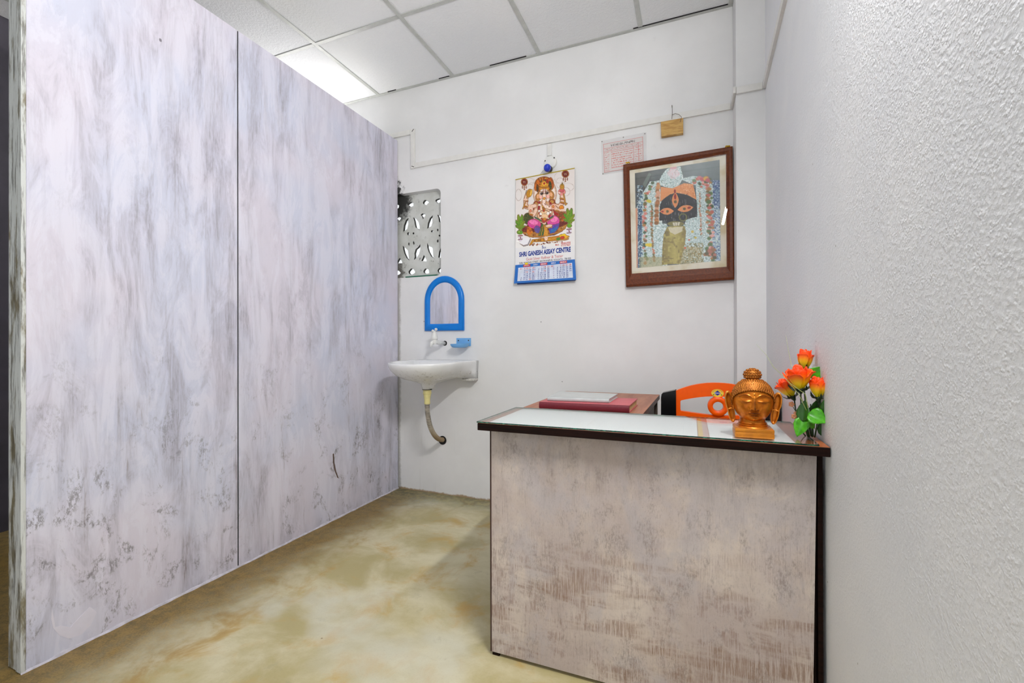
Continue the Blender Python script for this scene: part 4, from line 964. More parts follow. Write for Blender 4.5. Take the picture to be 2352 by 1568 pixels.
MB().tube([(bx, by, tz + 0.010), (bx - 0.010, by - 0.018, tz + 0.002), (bx - 0.014, by - 0.024, tz - 0.024)], [0.012, 0.0115, 0.0095], 14).build('spout', M_white, tap, smooth=True)
hd = MB().lathe([(0.0085, 0.066), (0.0085, 0.078)], (bx, by, tz + 0.004), 'z', 12)
for s_ in (-1, 1): hd.sphere((bx + s_ * 0.012, by, tz + 0.086 + s_ * 0.005), (0.0105, 0.008, 0.0095), 12, 8)
hd.build('handle', M_white, tap, smooth=True)

M_lb = simple('pale_blue_plastic', lin(112, 172, 224), 0.25, 0.03)
s0 = on(1049, 792, 1, D); s1 = on(1082, 778, 1, D)
soap = thing('soap_dish', ((s0[0] + s1[0]) / 2, D, 1.0), 'pale blue plastic soap dish screwed to the wall beside the tap', 'soap dish')
MB().box(s0[0], s1[0], D - 0.006, D, 1.008, 1.062, bev=0.002).build('back_plate', M_lb, soap, auto=40)
for x in (s0[0] + 0.016, s1[0] - 0.016):
    MB().sphere((x, D - 0.006, 1.046), (0.0045, 0.003, 0.0045), 10, 6).build('screw', MATS['black_bakelite'], soap)
cx_, w_, dp = (s0[0] + s1[0]) / 2, (s1[0] - s0[0]) / 2 + 0.006, 0.10
V, Fs = [], []; K = 28; L_ = 7
for i in range(L_):                       # outer shell from rim to bottom then inside
    f_ = i / (L_ - 1)
    for k in range(K):
        a = 2 * math.pi * k / K; sx = math.copysign(abs(math.cos(a)) ** 0.7, math.cos(a)); sy = math.copysign(abs(math.sin(a)) ** 0.7, math.sin(a))
        sc = math.cos(f_ * 1.25) ** 0.6
        V.append((cx_ + w_ * sx * sc, D - 0.006 - dp / 2 - dp / 2 * sy * sc, 1.024 - 0.026 * math.sin(f_ * math.pi / 2) + 0.006 * (1 - f_) * (sx * 0.3)))
for i in range(L_ - 1):
    for k in range(K): Fs.append((i * K + k, i * K + (k + 1) % K, (i + 1) * K + (k + 1) % K, (i + 1) * K + k))
Fs.append(tuple((L_ - 1) * K + k for k in range(K)))
k0 = len(V)
for i in range(4):
    f_ = i / 3
    for k in range(K):
        a = 2 * math.pi * k / K; sx = math.copysign(abs(math.cos(a)) ** 0.7, math.cos(a)); sy = math.copysign(abs(math.sin(a)) ** 0.7, math.sin(a)); sc = (0.95 - 0.35 * f_)
        V.append((cx_ + w_ * sx * sc, D - 0.006 - dp / 2 - dp / 2 * sy * sc, 1.0245 - 0.014 * f_ + 0.002 * sx * (1 - f_)))
for k in range(K): Fs.append((k, k0 + k, k0 + (k + 1) % K, (k + 1) % K))
for i in range(3):
    for k in range(K): Fs.append((k0 + i * K + k, k0 + (i + 1) * K + k, k0 + (i + 1) * K + (k + 1) % K, k0 + i * K + (k + 1) % K))
Fs.append(tuple(k0 + 3 * K + k for k in range(K))[::-1])
MB().add(V, Fs).build('tray', M_lb, soap, auto=50)

# ------------------------------------------------------------------ wash basin
t = NT('stained_vitreous_china'); p = t.objc(); n1 = t.noise(p, 40, 5, 0.7); n2 = t.noise(p, 7, 4)
zc = t.sep(p)[2]
c = t.mix(t.step(n2, 0.35, 0.7), lin(238, 239, 240), lin(230, 231, 231))
under = t.step(t.math('ADD', zc, t.math('MULTIPLY', n2, 0.05)), -0.06, 0.01, 1, 0)
c = t.mix(t.math('MULTIPLY', t.math('MULTIPLY', t.step(n1, 0.54, 0.70), under), 0.6), c, lin(128, 120, 104))
v = t.n('ShaderNodeTexVoronoi'); v.inputs['Scale'].default_value = 46; t.l(p, v.inputs['Vector'])
s1_ = t.math('MULTIPLY', t.step(v.outputs['Distance'], 0.07, 0.12, 1, 0), t.step(t.sep(v.outputs['Color'])[0], 0.66, 0.70))
c = t.mix(t.math('MULTIPLY', t.math('MULTIPLY', s1_, under), 0.8), c, lin(70, 66, 62))
t.base(c); t.rough(0.15); M_china = t.m
SXc, SYc, ZR = -1.527, 2.405, 0.916
sink = thing('wash_basin', (SXc, SYc, 0.90), 'white ceramic wall basin with grimy underside below the mirror', 'basin')
K = 64
def outline(sc, back, front=0.238, hw=0.229):
    """D-shaped ring: round to the front, square shoulders to the wall"""
    pts = []
    for k in range(K):
        a = 2 * math.pi * k / K; ca, sa = math.cos(a), math.sin(a)
        if sa <= 0:                       # front half
            x, y = hw * math.copysign(abs(ca) ** 0.92, ca), front * -abs(sa) ** 0.92
        else:                             # back half, square shoulders
            mm_ = max(abs(ca), abs(sa)); x, y = hw * ca / mm_, back * sa / mm_
        pts.append((x * sc[0], y * (sc[1] if y < 0 else 1)))
    return pts
back = D - SYc
rings = [  # (scale x, scale front, back reach, z)
    ((0.13, 0.13), 0.034, 0.742), ((0.145, 0.145), 0.037, 0.760), ((0.17, 0.17), 0.05, 0.776), ((0.34, 0.36), 0.13, 0.792), ((0.60, 0.62), 0.20, 0.808), ((0.80, 0.82), back, 0.832),
    ((0.93, 0.935), back, 0.862), ((0.985, 0.985), back, 0.890), ((1.0, 1.0), back, 0.904), ((0.998, 0.998), back, 0.912), ((0.985, 0.985), back - 0.003, ZR),
    ((0.92, 0.925), back - 0.05, ZR - 0.001), ((0.86, 0.87), back - 0.10, ZR - 0.008), ((0.80, 0.81), back - 0.115, ZR - 0.035), ((0.66, 0.68), back - 0.13, ZR - 0.080), ((0.40, 0.40), 0.09, ZR - 0.112), ((0.10, 0.10), 0.024, ZR - 0.120)]
V, Fs = [], []
for i, (sc, bk, z) in enumerate(rings):
    for (x, y) in outline(sc, bk):
        zz = z
        if i in (5, 6) and y > back * 0.75: zz = 0.797 + (0.0 if i == 5 else 0.045)      # shoulders sit lower at the wall
        if i in (4, 5, 6, 7) and y > 0:
            kk = min(1.0, (y / back) * 1.25) ** 1.5; x = x / sc[0] * (sc[0] * (1 - kk) + (0.985 if i < 7 else 0.995) * kk) if i > 4 else x
        V.append((SXc + x, SYc + y, zz + (0.0 if i < 7 else -0.010 * max(0, -y) / 0.238)))
for i in range(len(rings) - 1):
    for k in range(K): Fs.append((i * K + k, i * K + (k + 1) % K, (i + 1) * K + (k + 1) % K, (i + 1) * K + k))
Fs.append(tuple(range(K))[::-1]); Fs.append(tuple((len(rings) - 1) * K + k for k in range(K)))
MB().add(V, Fs).build('bowl', M_china, sink, smooth=True)
MB().lathe([(0.024, 0), (0.024, 0.003), (0.016, 0.004), (0.001, 0.002)], (SXc, SYc, ZR - 0.1205), 'z', 20).build('drain_ring', simple('chrome', lin(190, 190, 190), 0.15, metal=1.0), sink, auto=40)
MB().box(-1.385, -1.300, D - 0.075, D + 0.002, 0.782, 0.800, bev=0.006).build('mortar_bed', simple('white_mortar', lin(206, 204, 200), 0.9, 0.15, 90, bump=0.4), sink, auto=40)
MB().lathe([(0.031, 0.738), (0.031, 0.744), (0.029, 0.746)], (SXc, SYc, 0), 'z', 20).build('rubber_washer', simple('black_rubber', lin(26, 24, 22), 0.7), sink)
MB().lathe([(0.025, 0.740), (0.025, 0.722), (0.027, 0.721), (0.0265, 0.714), (0.024, 0.712), (0.018, 0.672), (0.018, 0.662), (0.019, 0.661), (0.019, 0.650), (0.016, 0.648)], (SXc, SYc, 0), 'z', 22).build('waste_coupling', simple('yellowed_plastic', lin(226, 216, 150), 0.35, 0.08), sink, auto=35)
he = np.array(on(1016, 1010, 1, D))
Pb = [np.array(q) for q in ((SXc, SYc, 0.652), (SXc - 0.004, SYc + 0.002, 0.50), (SXc + 0.01, SYc + 0.08, 0.40), (he[0], D + 0.012, he[2]))]
path = []; nn = 150
for i in range(nn + 1):
    s_ = i / nn; path.append(Pb[0] * (1 - s_) ** 3 + 3 * Pb[1] * s_ * (1 - s_) ** 2 + 3 * Pb[2] * s_ ** 2 * (1 - s_) + Pb[3] * s_ ** 3)
rad = [0.0145 + 0.0018 * math.cos(i * 2 * math.pi / 3) for i in range(nn + 1)]
t = NT('hose_ribbed'); z = t.sep(t.objc())[2]; w = t.math('SINE', t.math('MULTIPLY', z, 2 * math.pi / 0.0074))
n1 = t.noise(t.objc(), 30, 3)
fade = t.step(z, -0.47, -0.36)
c = t.mix(t.math('MULTIPLY', t.step(w, -0.2, 0.35), fade), lin(206, 196, 178), lin(40, 36, 34)); c = t.mix(t.step(z, -0.50, -0.38, 0.85, 0), c, lin(150, 124, 84))
t.base(c); t.rough(0.45); M_hose = t.m
MB().tube(path, rad, 16).build('waste_hose', M_hose, sink, smooth=True)
MB().lathe([(0.030, 0.001), (0.030, -0.003), (0.015, -0.003), (0.013, 0.001)], (he[0] + 0.002, D, he[2] - 0.002), 'y', 20).build('pipe_hole', M_black, sink)

# ------------------------------------------------------------------ desk
DT = 0.7685
YD0, YD1, XD0, XD1 = 1.298, 1.648, -0.637, RWX(1.3) - 0.002
t = NT('dark_brown_edge'); n1 = t.noise(t.mapping(t.objc(), (3, 30, 40)), 3, 5, 0.6); t.base(t.mix(t.step(n1, 0.3, 0.7), lin(14, 5, 3), lin(30, 11, 6))); t.rough(0.5); t.b.inputs['Specular IOR Level'].default_value = 0.12; M_dedge = t.m
t = NT('orange_brown_laminate'); n1 = t.noise(t.mapping(t.objc(), (4, 20, 20)), 3, 5, 0.6, 0.4); t.base(t.mix(t.step(n1, 0.3, 0.7), lin(150, 80, 36), lin(176, 102, 52))); t.rough(0.3); M_dtop = t.m
desk = thing('counter_desk', (-0.16, 1.45, 0), 'counter desk with whitewashed front panel and dark brown edged top', 'desk')
MB().box(XD0, XD1, YD0, YD1, 0.7455, DT, bev=0.0012, seg=1).build('desk_top', [M_dedge], desk)
MB().box(XD0 + 0.001, XD1 - 0.001, YD0 + 0.001, YD1 - 0.001, DT, DT + 0.0008).build('top_laminate', M_dtop, desk)
XR = 0.291
m = MB(); m.slab([(-0.612, 1.349, 0.012), (XR - 0.008, 1.349, 0.012), (XR + 0.004, 1.349, 0.7456), (-0.612, 1.349, 0.7456)], (0, 0.016, 0)); m.build('front_panel', M_desk, desk)
MB().box(-0.616, -0.611, 1.3485, 1.366, 0.012, 0.7456).build('edge_lipping', simple('brown_lipping', lin(58, 30, 22), 0.6), desk)
MB().box(-0.612, -0.594, 1.366, 1.630, 0.0, 0.7456).build('side_panel', M_desk, desk)
MB().box(XR - 0.020, XR + 0.004, 1.366, 1.630, 0.0, 0.7456).build('side_panel', M_dedge, desk)
MB().box(-0.594, XR - 0.020, 1.600, 1.616, 0.62, 0.7456).build('back_rail', M_dedge, desk)
MB().box(0.2970, 0.3080, 1.352, 1.372, 0.0, 0.7456).build('corner_post', M_dedge, desk)
for x in (-0.600, 0.262): MB().box(x - 0.010, x + 0.014, 1.352, 1.376, 0.0, 0.013).build('foot', M_dedge, desk)

# glass and papers
def mat_paper_table(name, cell, base, ink):
    t = NT(name); b = t.n('ShaderNodeTexBrick'); t.l(t.mapping(t.objc(), (1, 1, 1)), b.inputs['Vector'])
    b.inputs['Scale'].default_value = 1; b.inputs['Brick Width'].default_value = cell[0]; b.inputs['Row Height'].default_value = cell[1]; b.inputs['Mortar Size'].default_value = 0.0006; b.offset = 0.0
    b.inputs['Color1'].default_value = base; b.inputs['Color2'].default_value = base; b.inputs['Mortar'].default_value = ink
    n = t.noise(t.mapping(t.objc(), (260, 60, 1)), 1, 3, 0.6); r = t.noise(t.objc(), 16, 2)
    c = t.mix(t.math('MULTIPLY', t.math('MULTIPLY', t.step(n, 0.56, 0.62), t.step(r, 0.52, 0.56)), 0.35), b.outputs[0], lin(170, 176, 184))
    t.base(c); t.rough(0.6); return t.m
PA = mat_paper_table('office_paper_a', (0.06, 0.02), lin(244, 248, 250), lin(222, 228, 234)); PB = mat_paper_table('office_paper_b', (0.11, 0.26), lin(246, 247, 249), lin(170, 176, 186))
zp = DT + 0.0009
def paper(x0, x1, y0, y1, m_, label, dz=0):
    o = MB().slab([(x0, y0, zp + dz), (x1, y0, zp + dz), (x1, y1, zp + dz), (x0, y1, zp + dz)], (0, 0, 0.0003)).build('paper_sheet', m_, origin=((x0 + x1) / 2, (y0 + y1) / 2, zp + dz)); return tag(o, label, 'paper', 'papers under the desk glass')
paper(-0.606, -0.2998, 1.303, 1.640, PA, 'white ruled paper under the glass in front of the two books')
paper(-0.299, 0.016, 1.303, 1.640, PA, 'white paper under the glass in front of the orange chair')
ink = paper(0.046, 0.244, 1.305, 1.642, PB, 'white printed form under the glass beneath the golden head')
st = thing('paper_strip', (0.03, 1.47, zp), 'narrow yellow and mauve paper strip between the sheets under the glass', 'paper strip')
MB().box(0.018, 0.030, 1.303, 1.640, zp, zp + 0.0003).build('yellow_band', simple('yellow_band', lin(222, 190, 96), 0.6), st)
MB().box(0.030, 0.044, 1.303, 1.640, zp, zp + 0.0003).build('mauve_band', simple('mauve_band', lin(206, 172, 164), 0.6), st)
r5 = random.Random(5); m = MB(); x = 0.085
for i in range(4): m.box(x, x + 0.004, 1.582, 1.590, zp + 0.0003, zp + 0.0005); x += 0.0052
STF(m.build('blue_mark', M_tb, ink)); m = MB(); x = 0.112
for i in range(12): w = r5.uniform(0.002, 0.004); m.box(x, x + w, 1.583, 1.588, zp + 0.0003, zp + 0.0005); x += w + 0.0012
STF(m.build('black_mark', M_tk, ink))
t = NT('clear_float_glass'); g = t.n('ShaderNodeBsdfGlossy'); g.inputs['Roughness'].default_value = 0.02; tr_ = t.n('ShaderNodeBsdfTransparent'); tr_.inputs[0].default_value = (0.985, 0.998, 0.992, 1); mx = t.n('ShaderNodeMixShader')
t.l(schlick(t), mx.inputs[0]); t.l(tr_.outputs[0], mx.inputs[1]); t.l(g.outputs[0], mx.inputs[2]); t.l(mx.outputs[0], t.out.inputs[0]); M_float = t.m
t = NT('green_glass_edge'); n1 = t.noise(t.mapping(t.objc(), (90, 90, 300)), 1, 4, 0.7); t.base(t.mix(t.step(n1, 0.48, 0.62), lin(6, 44, 34), lin(40, 128, 100))); t.rough(0.15); M_gedge = t.m
GX1 = 0.290
m = MB().slab([(XD0 - 0.002, YD0 - 0.001, DT + 0.0014), (GX1, YD0 + 0.002, DT + 0.0014), (GX1, YD1 - 0.002, DT + 0.0014), (XD0 - 0.002, YD1 - 0.002, DT + 0.0014)], (0, 0, 0.004), 0, 1)
tag(m.build('glass_sheet', [M_float, M_gedge], origin=(-0.17, 1.47, DT + 0.0014)), 'clear glass sheet with green edge covering the counter desk top', 'glass sheet')
ZG = DT + 0.0054

# ------------------------------------------------------------------ brown table with the two ledgers
t = NT('worn_brown_board'); n1 = t.noise(t.mapping(t.objc(), (30, 3, 20)), 1, 6, 0.65, 0.5); n2 = t.noise(t.objc(), 12, 5, 0.65)
c = t.mix(t.step(n1, 0.3, 0.7), lin(150, 92, 66), lin(178, 118, 88)); c = t.mix(t.math('MULTIPLY', t.step(n2, 0.55, 0.7), 0.4), c, lin(120, 72, 50)); t.base(c); t.rough(0.45); M_btab = t.m
M_bedge = simple('grey_brown_edge', lin(86, 72, 64), 0.6, 0.3, 60, bump=0.3); M_bleg = simple('dark_olive_wood', lin(56, 48, 34), 0.6, 0.2, 20)
TT = 0.752
tab = thing('side_table', (-0.41, 2.09, 0), 'low brown wooden table behind the counter desk carrying two books', 'table')
MB().slab([(-0.664, 1.665, TT - 0.024), (-0.176, 1.665, TT - 0.024), (-0.155, 2.50, TT - 0.024), (-0.664, 2.50, TT - 0.024)], (0, 0, 0.022)).build('table_edge', M_bedge, tab)
MB().slab([(-0.664, 1.665, TT - 0.002), (-0.176, 1.665, TT - 0.002), (-0.155, 2.50, TT - 0.002), (-0.664, 2.50, TT - 0.002)], (0, 0, 0.002)).build('table_top', M_btab, tab)
for x, y in ((-0.645, 1.70), (-0.215, 1.70), (-0.645, 2.45), (-0.20, 2.45)): MB().box(x, x + 0.036, y, y + 0.036, 0, TT - 0.024, bev=0.002).build('leg', M_bleg, tab, auto=40)
for a in ((-0.64, -0.19, 1.705, 1.723), (-0.64, -0.18, 2.46, 2.478)): MB().box(a[0], a[1], a[2], a[3], TT - 0.10, TT - 0.024).build('apron', M_bleg, tab)
for x in (-0.638, -0.196): MB().box(x, x + 0.018, 1.723, 2.46, TT - 0.10, TT - 0.024).build('apron', M_bleg, tab)

def book(name, corners, z, th, mc, ms_, mp, label, cov=0.003, ov=0.004):
    """corners: front left, front right, back right, back left on the table; spine to the front, pages to the sides and back"""
    fl_, fr_, br_, bl_ = [np.array((c[0], c[1], 0.0)) for c in corners]
    e = thing(name, tuple((fl_ + br_) / 2 + (0, 0, z)), label, 'book')
    ux = (fr_ - fl_) / np.linalg.norm(fr_ - fl_); uy = (bl_ - fl_) / np.linalg.norm(bl_ - fl_)
    def sl_(a, z0, h, nm, mt):
        MB().slab([q + (0, 0, z0) for q in a], (0, 0, h)).build(nm, mt, e)
    sl_([fl_, fr_, br_, bl_], z, cov, 'back_cover', mc); sl_([fl_, fr_, br_, bl_], z + th - cov, cov, 'front_cover', mc)
    ins = [fl_ + ux * ov + uy * 0.004, fr_ - ux * ov + uy * 0.004, br_ - ux * ov - uy * ov, bl_ + ux * ov - uy * ov]
    sl_(ins, z + cov, th - 2 * cov, 'pages', mp)
    b = MB(); n = 8; V = []
    for q in (fl_, fr_):
        for i in range(n + 1):
            a = math.pi * i / n; V.append(q - uy * (0.006 * math.sin(a)) + np.array((0, 0, z + th / 2 - th / 2 * math.cos(a))))
        V.append(q + uy * 0.004 + (0, 0, z + th)); V.append(q + uy * 0.004 + (0, 0, z))
    k = n + 3
    b.add(V, [(i, (i + 1) % k, k + (i + 1) % k, k + i) for i in range(k)] + [tuple(range(k))[::-1], tuple(k + i for i in range(k))]); b.build('spine', ms_, e, auto=40)
    return e
M_page = simple('page_edges', lin(206, 176, 120), 0.8, 0.2, 300, stretch=(1, 1, 6)); M_pagew = simple('white_page_edges', lin(220, 208, 206), 0.8, 0.12, 300, stretch=(1, 1, 6))
book('ledger_book', ((-0.585, 1.777), (-0.223, 1.790), (-0.218, 2.035), (-0.580, 2.022)), TT, 0.029, simple('pink_cover', lin(196, 92, 100), 0.5, 0.06), simple('maroon_cloth', lin(104, 14, 34), 0.6, 0.1, 200), M_page, 'thick ledger with pink cover and maroon spine lying on the brown table')
book('ledger_book', ((-0.563, 1.822), (-0.309, 1.842), (-0.305, 2.045), (-0.575, 2.06)), TT + 0.029, 0.017, simple('pale_grey_cover', lin(190, 193, 192), 0.5, 0.05), simple('pale_grey_spine', lin(178, 184, 184), 0.5, 0.05), M_pagew, 'thin pale grey book lying on top of the pink ledger')

# ------------------------------------------------------------------ orange plastic chair
M_or = simple('orange_plastic', lin(246, 92, 0), 0.35, 0.03, spec=0.3); M_bk = simple('black_plastic_gloss', lin(12, 12, 14), 0.22, 0.05)
YC = 2.05
ch = thing('plastic_chair', (0.103, YC - 0.2, 0), 'orange plastic chair with black side caps behind the counter desk', 'chair')
cxh = 0.103
def topz(x): return 0.866 - 0.036 * (abs(x) / 0.155) ** 2.1
xo = np.linspace(-0.156, 0.156, 25)
outer = [(cxh + x, topz(x)) for x in xo[::-1]] + [(cxh - 0.156, 0.46), (cxh - 0.120, 0.46), (cxh - 0.120, 0.705)] + [(cxh + x, 0.700) for x in np.linspace(-0.1, 0.1, 5)] + [(cxh + 0.120, 0.705), (cxh + 0.120, 0.46), (cxh + 0.156, 0.46)]
def hsh(s_):
    inner = [(cxh + s_ * 0.137, 0.748), (cxh + s_ * 0.139, 0.752), (cxh + s_ * 0.139, 0.786), (cxh + s_ * 0.136, 0.791)]
    inner += [(cxh + s_ * x, 0.813 - 0.022 * (x / 0.136) ** 1.8) for x in np.linspace(0.12, 0.016, 8)]
    inner += [(cxh + s_ * 0.038 * math.sin(a), 0.773 + 0.038 * math.cos(a)) for a in np.linspace(math.radians(26), math.radians(150), 12)]
    inner += [(cxh + s_ * x, 0.736 + 0.012 * (x / 0.137) ** 1.3) for x in np.linspace(0.025, 0.12, 5)]
    return inner if s_ < 0 else inner[::-1]
ringh = [(cxh + 0.0185 * math.cos(a), 0.773 + 0.0185 * math.sin(a)) for a in np.linspace(0, 2 * math.pi, 25)[:-1]]
CK = 1.0513
def cm(pl_): return [(cxh + (x - cxh) * CK, 1.022 - (1.022 - z) * CK if z > 0.5 else z) for x, z in pl_]
m = MB().plate(cm(outer), [cm(hsh(-1)), cm(hsh(1)), cm(ringh)], YC, YC + 0.026); bk = m.build('backrest', M_or, ch)
md = bk.modifiers.new('bevel', 'BEVEL'); md.width = 0.004; md.segments = 3; md.limit_method = 'ANGLE'; md.angle_limit = math.radians(50)
# proud ring in the middle of the back
rb = MB(); K = 36; prof = [(0.0185, 0.0), (0.019, -0.007), (0.024, -0.010), (0.032, -0.010), (0.0368, -0.007), (0.0375, 0.0)]
V = [(cxh + r_ * math.cos(2 * math.pi * k / K), YC + dy, 0.773 + r_ * math.sin(2 * math.pi * k / K)) for r_, dy in prof for k in range(K)]
V = [(cxh + (v[0] - cxh) * CK, v[1], 1.022 - (1.022 - v[2]) * CK) for v in V]
rb.add(V, [(i * K + k, i * K + (k + 1) % K, (i + 1) * K + (k + 1) % K, (i + 1) * K + k) for i in range(len(prof) - 1) for k in range(K)]); rb.build('back_ring', M_or, ch, auto=50)
for s_ in (-1, 1):
    V2 = [(cxh + s_ * 0.155, 0.833), (cxh + s_ * 0.205, 0.820), (cxh + s_ * 0.211, 0.814), (cxh + s_ * 0.213, 0.80), (cxh + s_ * 0.214, 0.62), (cxh + s_ * 0.155, 0.60)]
    cp = MB().plate(cm(V2), [], YC - 0.010, YC + 0.034).build('side_cap', M_bk, ch)
    md = cp.modifiers.new('bevel', 'BEVEL'); md.width = 0.006; md.segments = 3; md.limit_method = 'ANGLE'; md.angle_limit = math.radians(40)
    MB().tube([(cxh + s_ * 0.190, YC + 0.012, 0.61), (cxh + s_ * 0.190, YC + 0.015, 0.42), (cxh + s_ * 0.195, YC + 0.06, 0.0)], [0.017, 0.018, 0.016], 12).build('leg', M_or, ch, smooth=True)
    MB().tube([(cxh + s_ * 0.155, YC - 0.345, 0.42), (cxh + s_ * 0.158, YC - 0.365, 0.0)], [0.018, 0.015], 12).build('leg', M_or, ch, smooth=True)
MB().box(cxh - 0.175, cxh + 0.175, YC - 0.375, YC + 0.03, 0.415, 0.445, bev=0.012, seg=3).build('seat', M_or, ch, auto=40)
for x in (-0.09, -0.045, 0, 0.045, 0.09): MB().box(cxh + x - 0.013, cxh + x + 0.013, YC + 0.006, YC + 0.018, 0.44, 0.690, bev=0.003).build('back_slat', M_or, ch, auto=40)
# sticker
q = np.array(on(1648, 902.5, 1, YC - 0.0002)); sx, sz = 0.0235, 0.0165
def disc(rx, rz, dy, n=32): return [(q[0] + rx * math.cos(2 * math.pi * k / n), YC - dy, q[2] + rz * math.sin(2 * math.pi * k / n)) for k in range(n)]
stk = MB().slab(disc(sx, sz, 0.0002), (0, -0.0003, 0)).build('sticker', simple('yellow_print', lin(244, 214, 70), 0.4), ch)
MB().slab([(q[0] - 0.0135, YC - 0.0005, q[2]), (q[0], YC - 0.0005, q[2] - 0.0105), (q[0] + 0.0135, YC - 0.0005, q[2]), (q[0], YC - 0.0005, q[2] + 0.0105)], (0, -0.0003, 0)).build('blue_diamond', simple('deep_blue_print', lin(24, 20, 150), 0.4), stk)
m = MB()
for i in range(7): x = q[0] - 0.0115 + i * 0.0034; m.box(x, x + 0.0026, YC - 0.0012, YC - 0.0008, q[2] - 0.0016, q[2] + 0.0016)
STF(m.build('white_lettering', M_tw, stk))
m = MB()
for i in range(13):
    a = math.radians(22 + i * 11.4); x, z = q[0] + 0.0195 * math.cos(a), q[2] + 0.0130 * math.sin(a); m.box(x - 0.0012, x + 0.0012, YC - 0.0009, YC - 0.0005, z - 0.0012, z + 0.0012)
STF(m.build('red_lettering', simple('orange_red_print', lin(226, 110, 40), 0.4), stk)); m = MB()
for a in (215, 325):
    a = math.radians(a); x, z = q[0] + 0.0185 * math.cos(a), q[2] + 0.0125 * math.sin(a); m.sphere((x, YC - 0.0006, z), (0.003, 0.0004, 0.002), 8, 4)
STF(m.build('green_mark', simple('green_print', lin(70, 120, 40), 0.4), stk))

# ------------------------------------------------------------------ golden head on a plinth
t = NT('bronze_gold_paint'); p = t.objc(); n1 = t.noise(p, 40, 5, 0.65); n2 = t.noise(p, 220, 3)
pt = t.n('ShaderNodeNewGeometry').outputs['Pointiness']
c = t.mix(t.step(n1, 0.3, 0.7), lin(170, 88, 4), lin(206, 120, 16)); c = t.mix(t.step(pt, 0.42, 0.50, 0.85, 0.0), c, lin(62, 24, 4)); c = t.mix(t.math('MULTIPLY', t.step(pt, 0.53, 0.62), 0.6), c, lin(230, 164, 70))  # crease shade painted in by pointiness, raised edges lightened
t.base(c); t.rough(0.34); t.b.inputs['Metallic'].default_value = 0.6; t.bump(n2, 0.08, 0.0006); M_gold = t.m
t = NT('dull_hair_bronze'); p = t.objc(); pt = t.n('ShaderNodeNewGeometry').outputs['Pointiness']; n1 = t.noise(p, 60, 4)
c = t.mix(t.step(n1, 0.3, 0.7), lin(150, 84, 18), lin(186, 114, 36)); c = t.mix(t.step(pt, 0.42, 0.5, 0.8, 0), c, lin(70, 34, 12)); t.base(c); t.rough(0.42); t.b.inputs['Metallic'].default_value = 0.6; M_hairb = t.m  # shade between the curls painted in by pointiness
bx, by = 0.153, 1.366
bud = thing('buddha_head', (bx, by, ZG), 'golden buddha head statue on a square plinth at the desk edge', 'statue')
m = MB(); m.box(bx - 0.046, bx + 0.046, by - 0.040, by + 0.040, ZG, ZG + 0.0145, bev=0.0025); m.box(bx - 0.0458, bx + 0.0458, by - 0.0398, by + 0.0398, ZG + 0.0138, ZG + 0.024, bev=0.0022); m.build('plinth', M_gold, bud, auto=40)
zb = ZG + 0.022
nk = MB().lathe([(0.040, 0.0), (0.0385, 0.004), (0.0355, 0.007), (0.037, 0.009), (0.0335, 0.012), (0.035, 0.014), (0.031, 0.018), (0.030, 0.034)], (bx, by + 0.004, zb - 0.001), 'z', 32); nk.build('neck', M_gold, bud, auto=60)
# face: dense ellipsoid pushed into shape
NU, NV = 200, 170; hc = np.array((bx, by, zb + 0.073)); rx, ry, rz_ = 0.0485, 0.043, 0.064
th = np.linspace(0, 2 * math.pi, NU, endpoint=False); zz_ = np.cos(np.linspace(0.0, math.pi, NV))
TH, Z = np.meshgrid(th, zz_); az = np.abs(Z)
prof_ = np.where(Z < 0, np.sqrt(np.clip(1 - az ** 2.7, 0, 1)), np.sqrt(np.clip(1 - az ** 2, 0, 1)))
X = prof_ * np.cos(TH); Yv = prof_ * np.sin(TH)
nar = np.where(Z < 0, 1 - 0.17 * az ** 1.4, 1.0)          # jaw narrows a little towards the chin
wx, wy, wz = X * rx * nar, Yv * ry, Z * np.where(Z < 0, 0.0605, 0.058)
x_, z_ = wx, wz; front = np.clip(-Yv * 1.6, 0, 1) ** 0.7
def g2(cx, cz, sx, sz, rot=0):
    a = math.radians(rot); dx, dz = x_ - cx, z_ - cz; u = dx * math.cos(a) + dz * math.sin(a); v = -dx * math.sin(a) + dz * math.cos(a); return np.exp(-(u / sx) ** 2 - (v / sz) ** 2)
disp = np.zeros_like(X)
for i in range(10):                            # nose: narrow bridge widening to the tip
    f_ = i / 9; disp += (0.0014 + 0.0042 * f_ ** 1.3) * g2(0, 0.011 - 0.031 * f_, 0.0030 + 0.0022 * f_, 0.0046)
for s_ in (-1, 1):
    disp += 0.0042 * g2(s_ * 0.0072, -0.0208, 0.0034, 0.0032)      # nostril wings
    disp -= 0.0018 * g2(s_ * 0.0125, -0.019, 0.0022, 0.006, s_ * -20)
    for i in range(15):                        # arched brow
        f_ = i / 14; bxx = s_ * (0.0045 + 0.0315 * f_); bzz = 0.0095 + 0.0095 * math.sin(min(1, f_ * 1.1) * math.pi * 0.86) - 0.002 * f_
        disp += 0.0013 * g2(bxx, bzz, 0.0030, 0.0013)
    disp -= 0.0046 * g2(s_ * 0.0200, 0.0075, 0.0130, 0.0052)       # hollow under the brow
    disp += 0.0040 * g2(s_ * 0.0215, 0.0010, 0.0105, 0.0050)       # lowered lid
    for i in range(13):                        # line of the closed eye
        f_ = i / 12; disp -= 0.0017 * g2(s_ * (0.0095 + 0.0235 * f_), -0.0022 - 0.0026 * math.sin(f_ * math.pi), 0.0021, 0.0008)
    disp += 0.0030 * g2(s_ * 0.0240, -0.019, 0.012, 0.012)         # cheek
    disp -= 0.0026 * g2(s_ * 0.0150, -0.0325, 0.0026, 0.0050)      # corner of the mouth
disp -= 0.0030 * g2(0, -0.0258, 0.010, 0.0016)
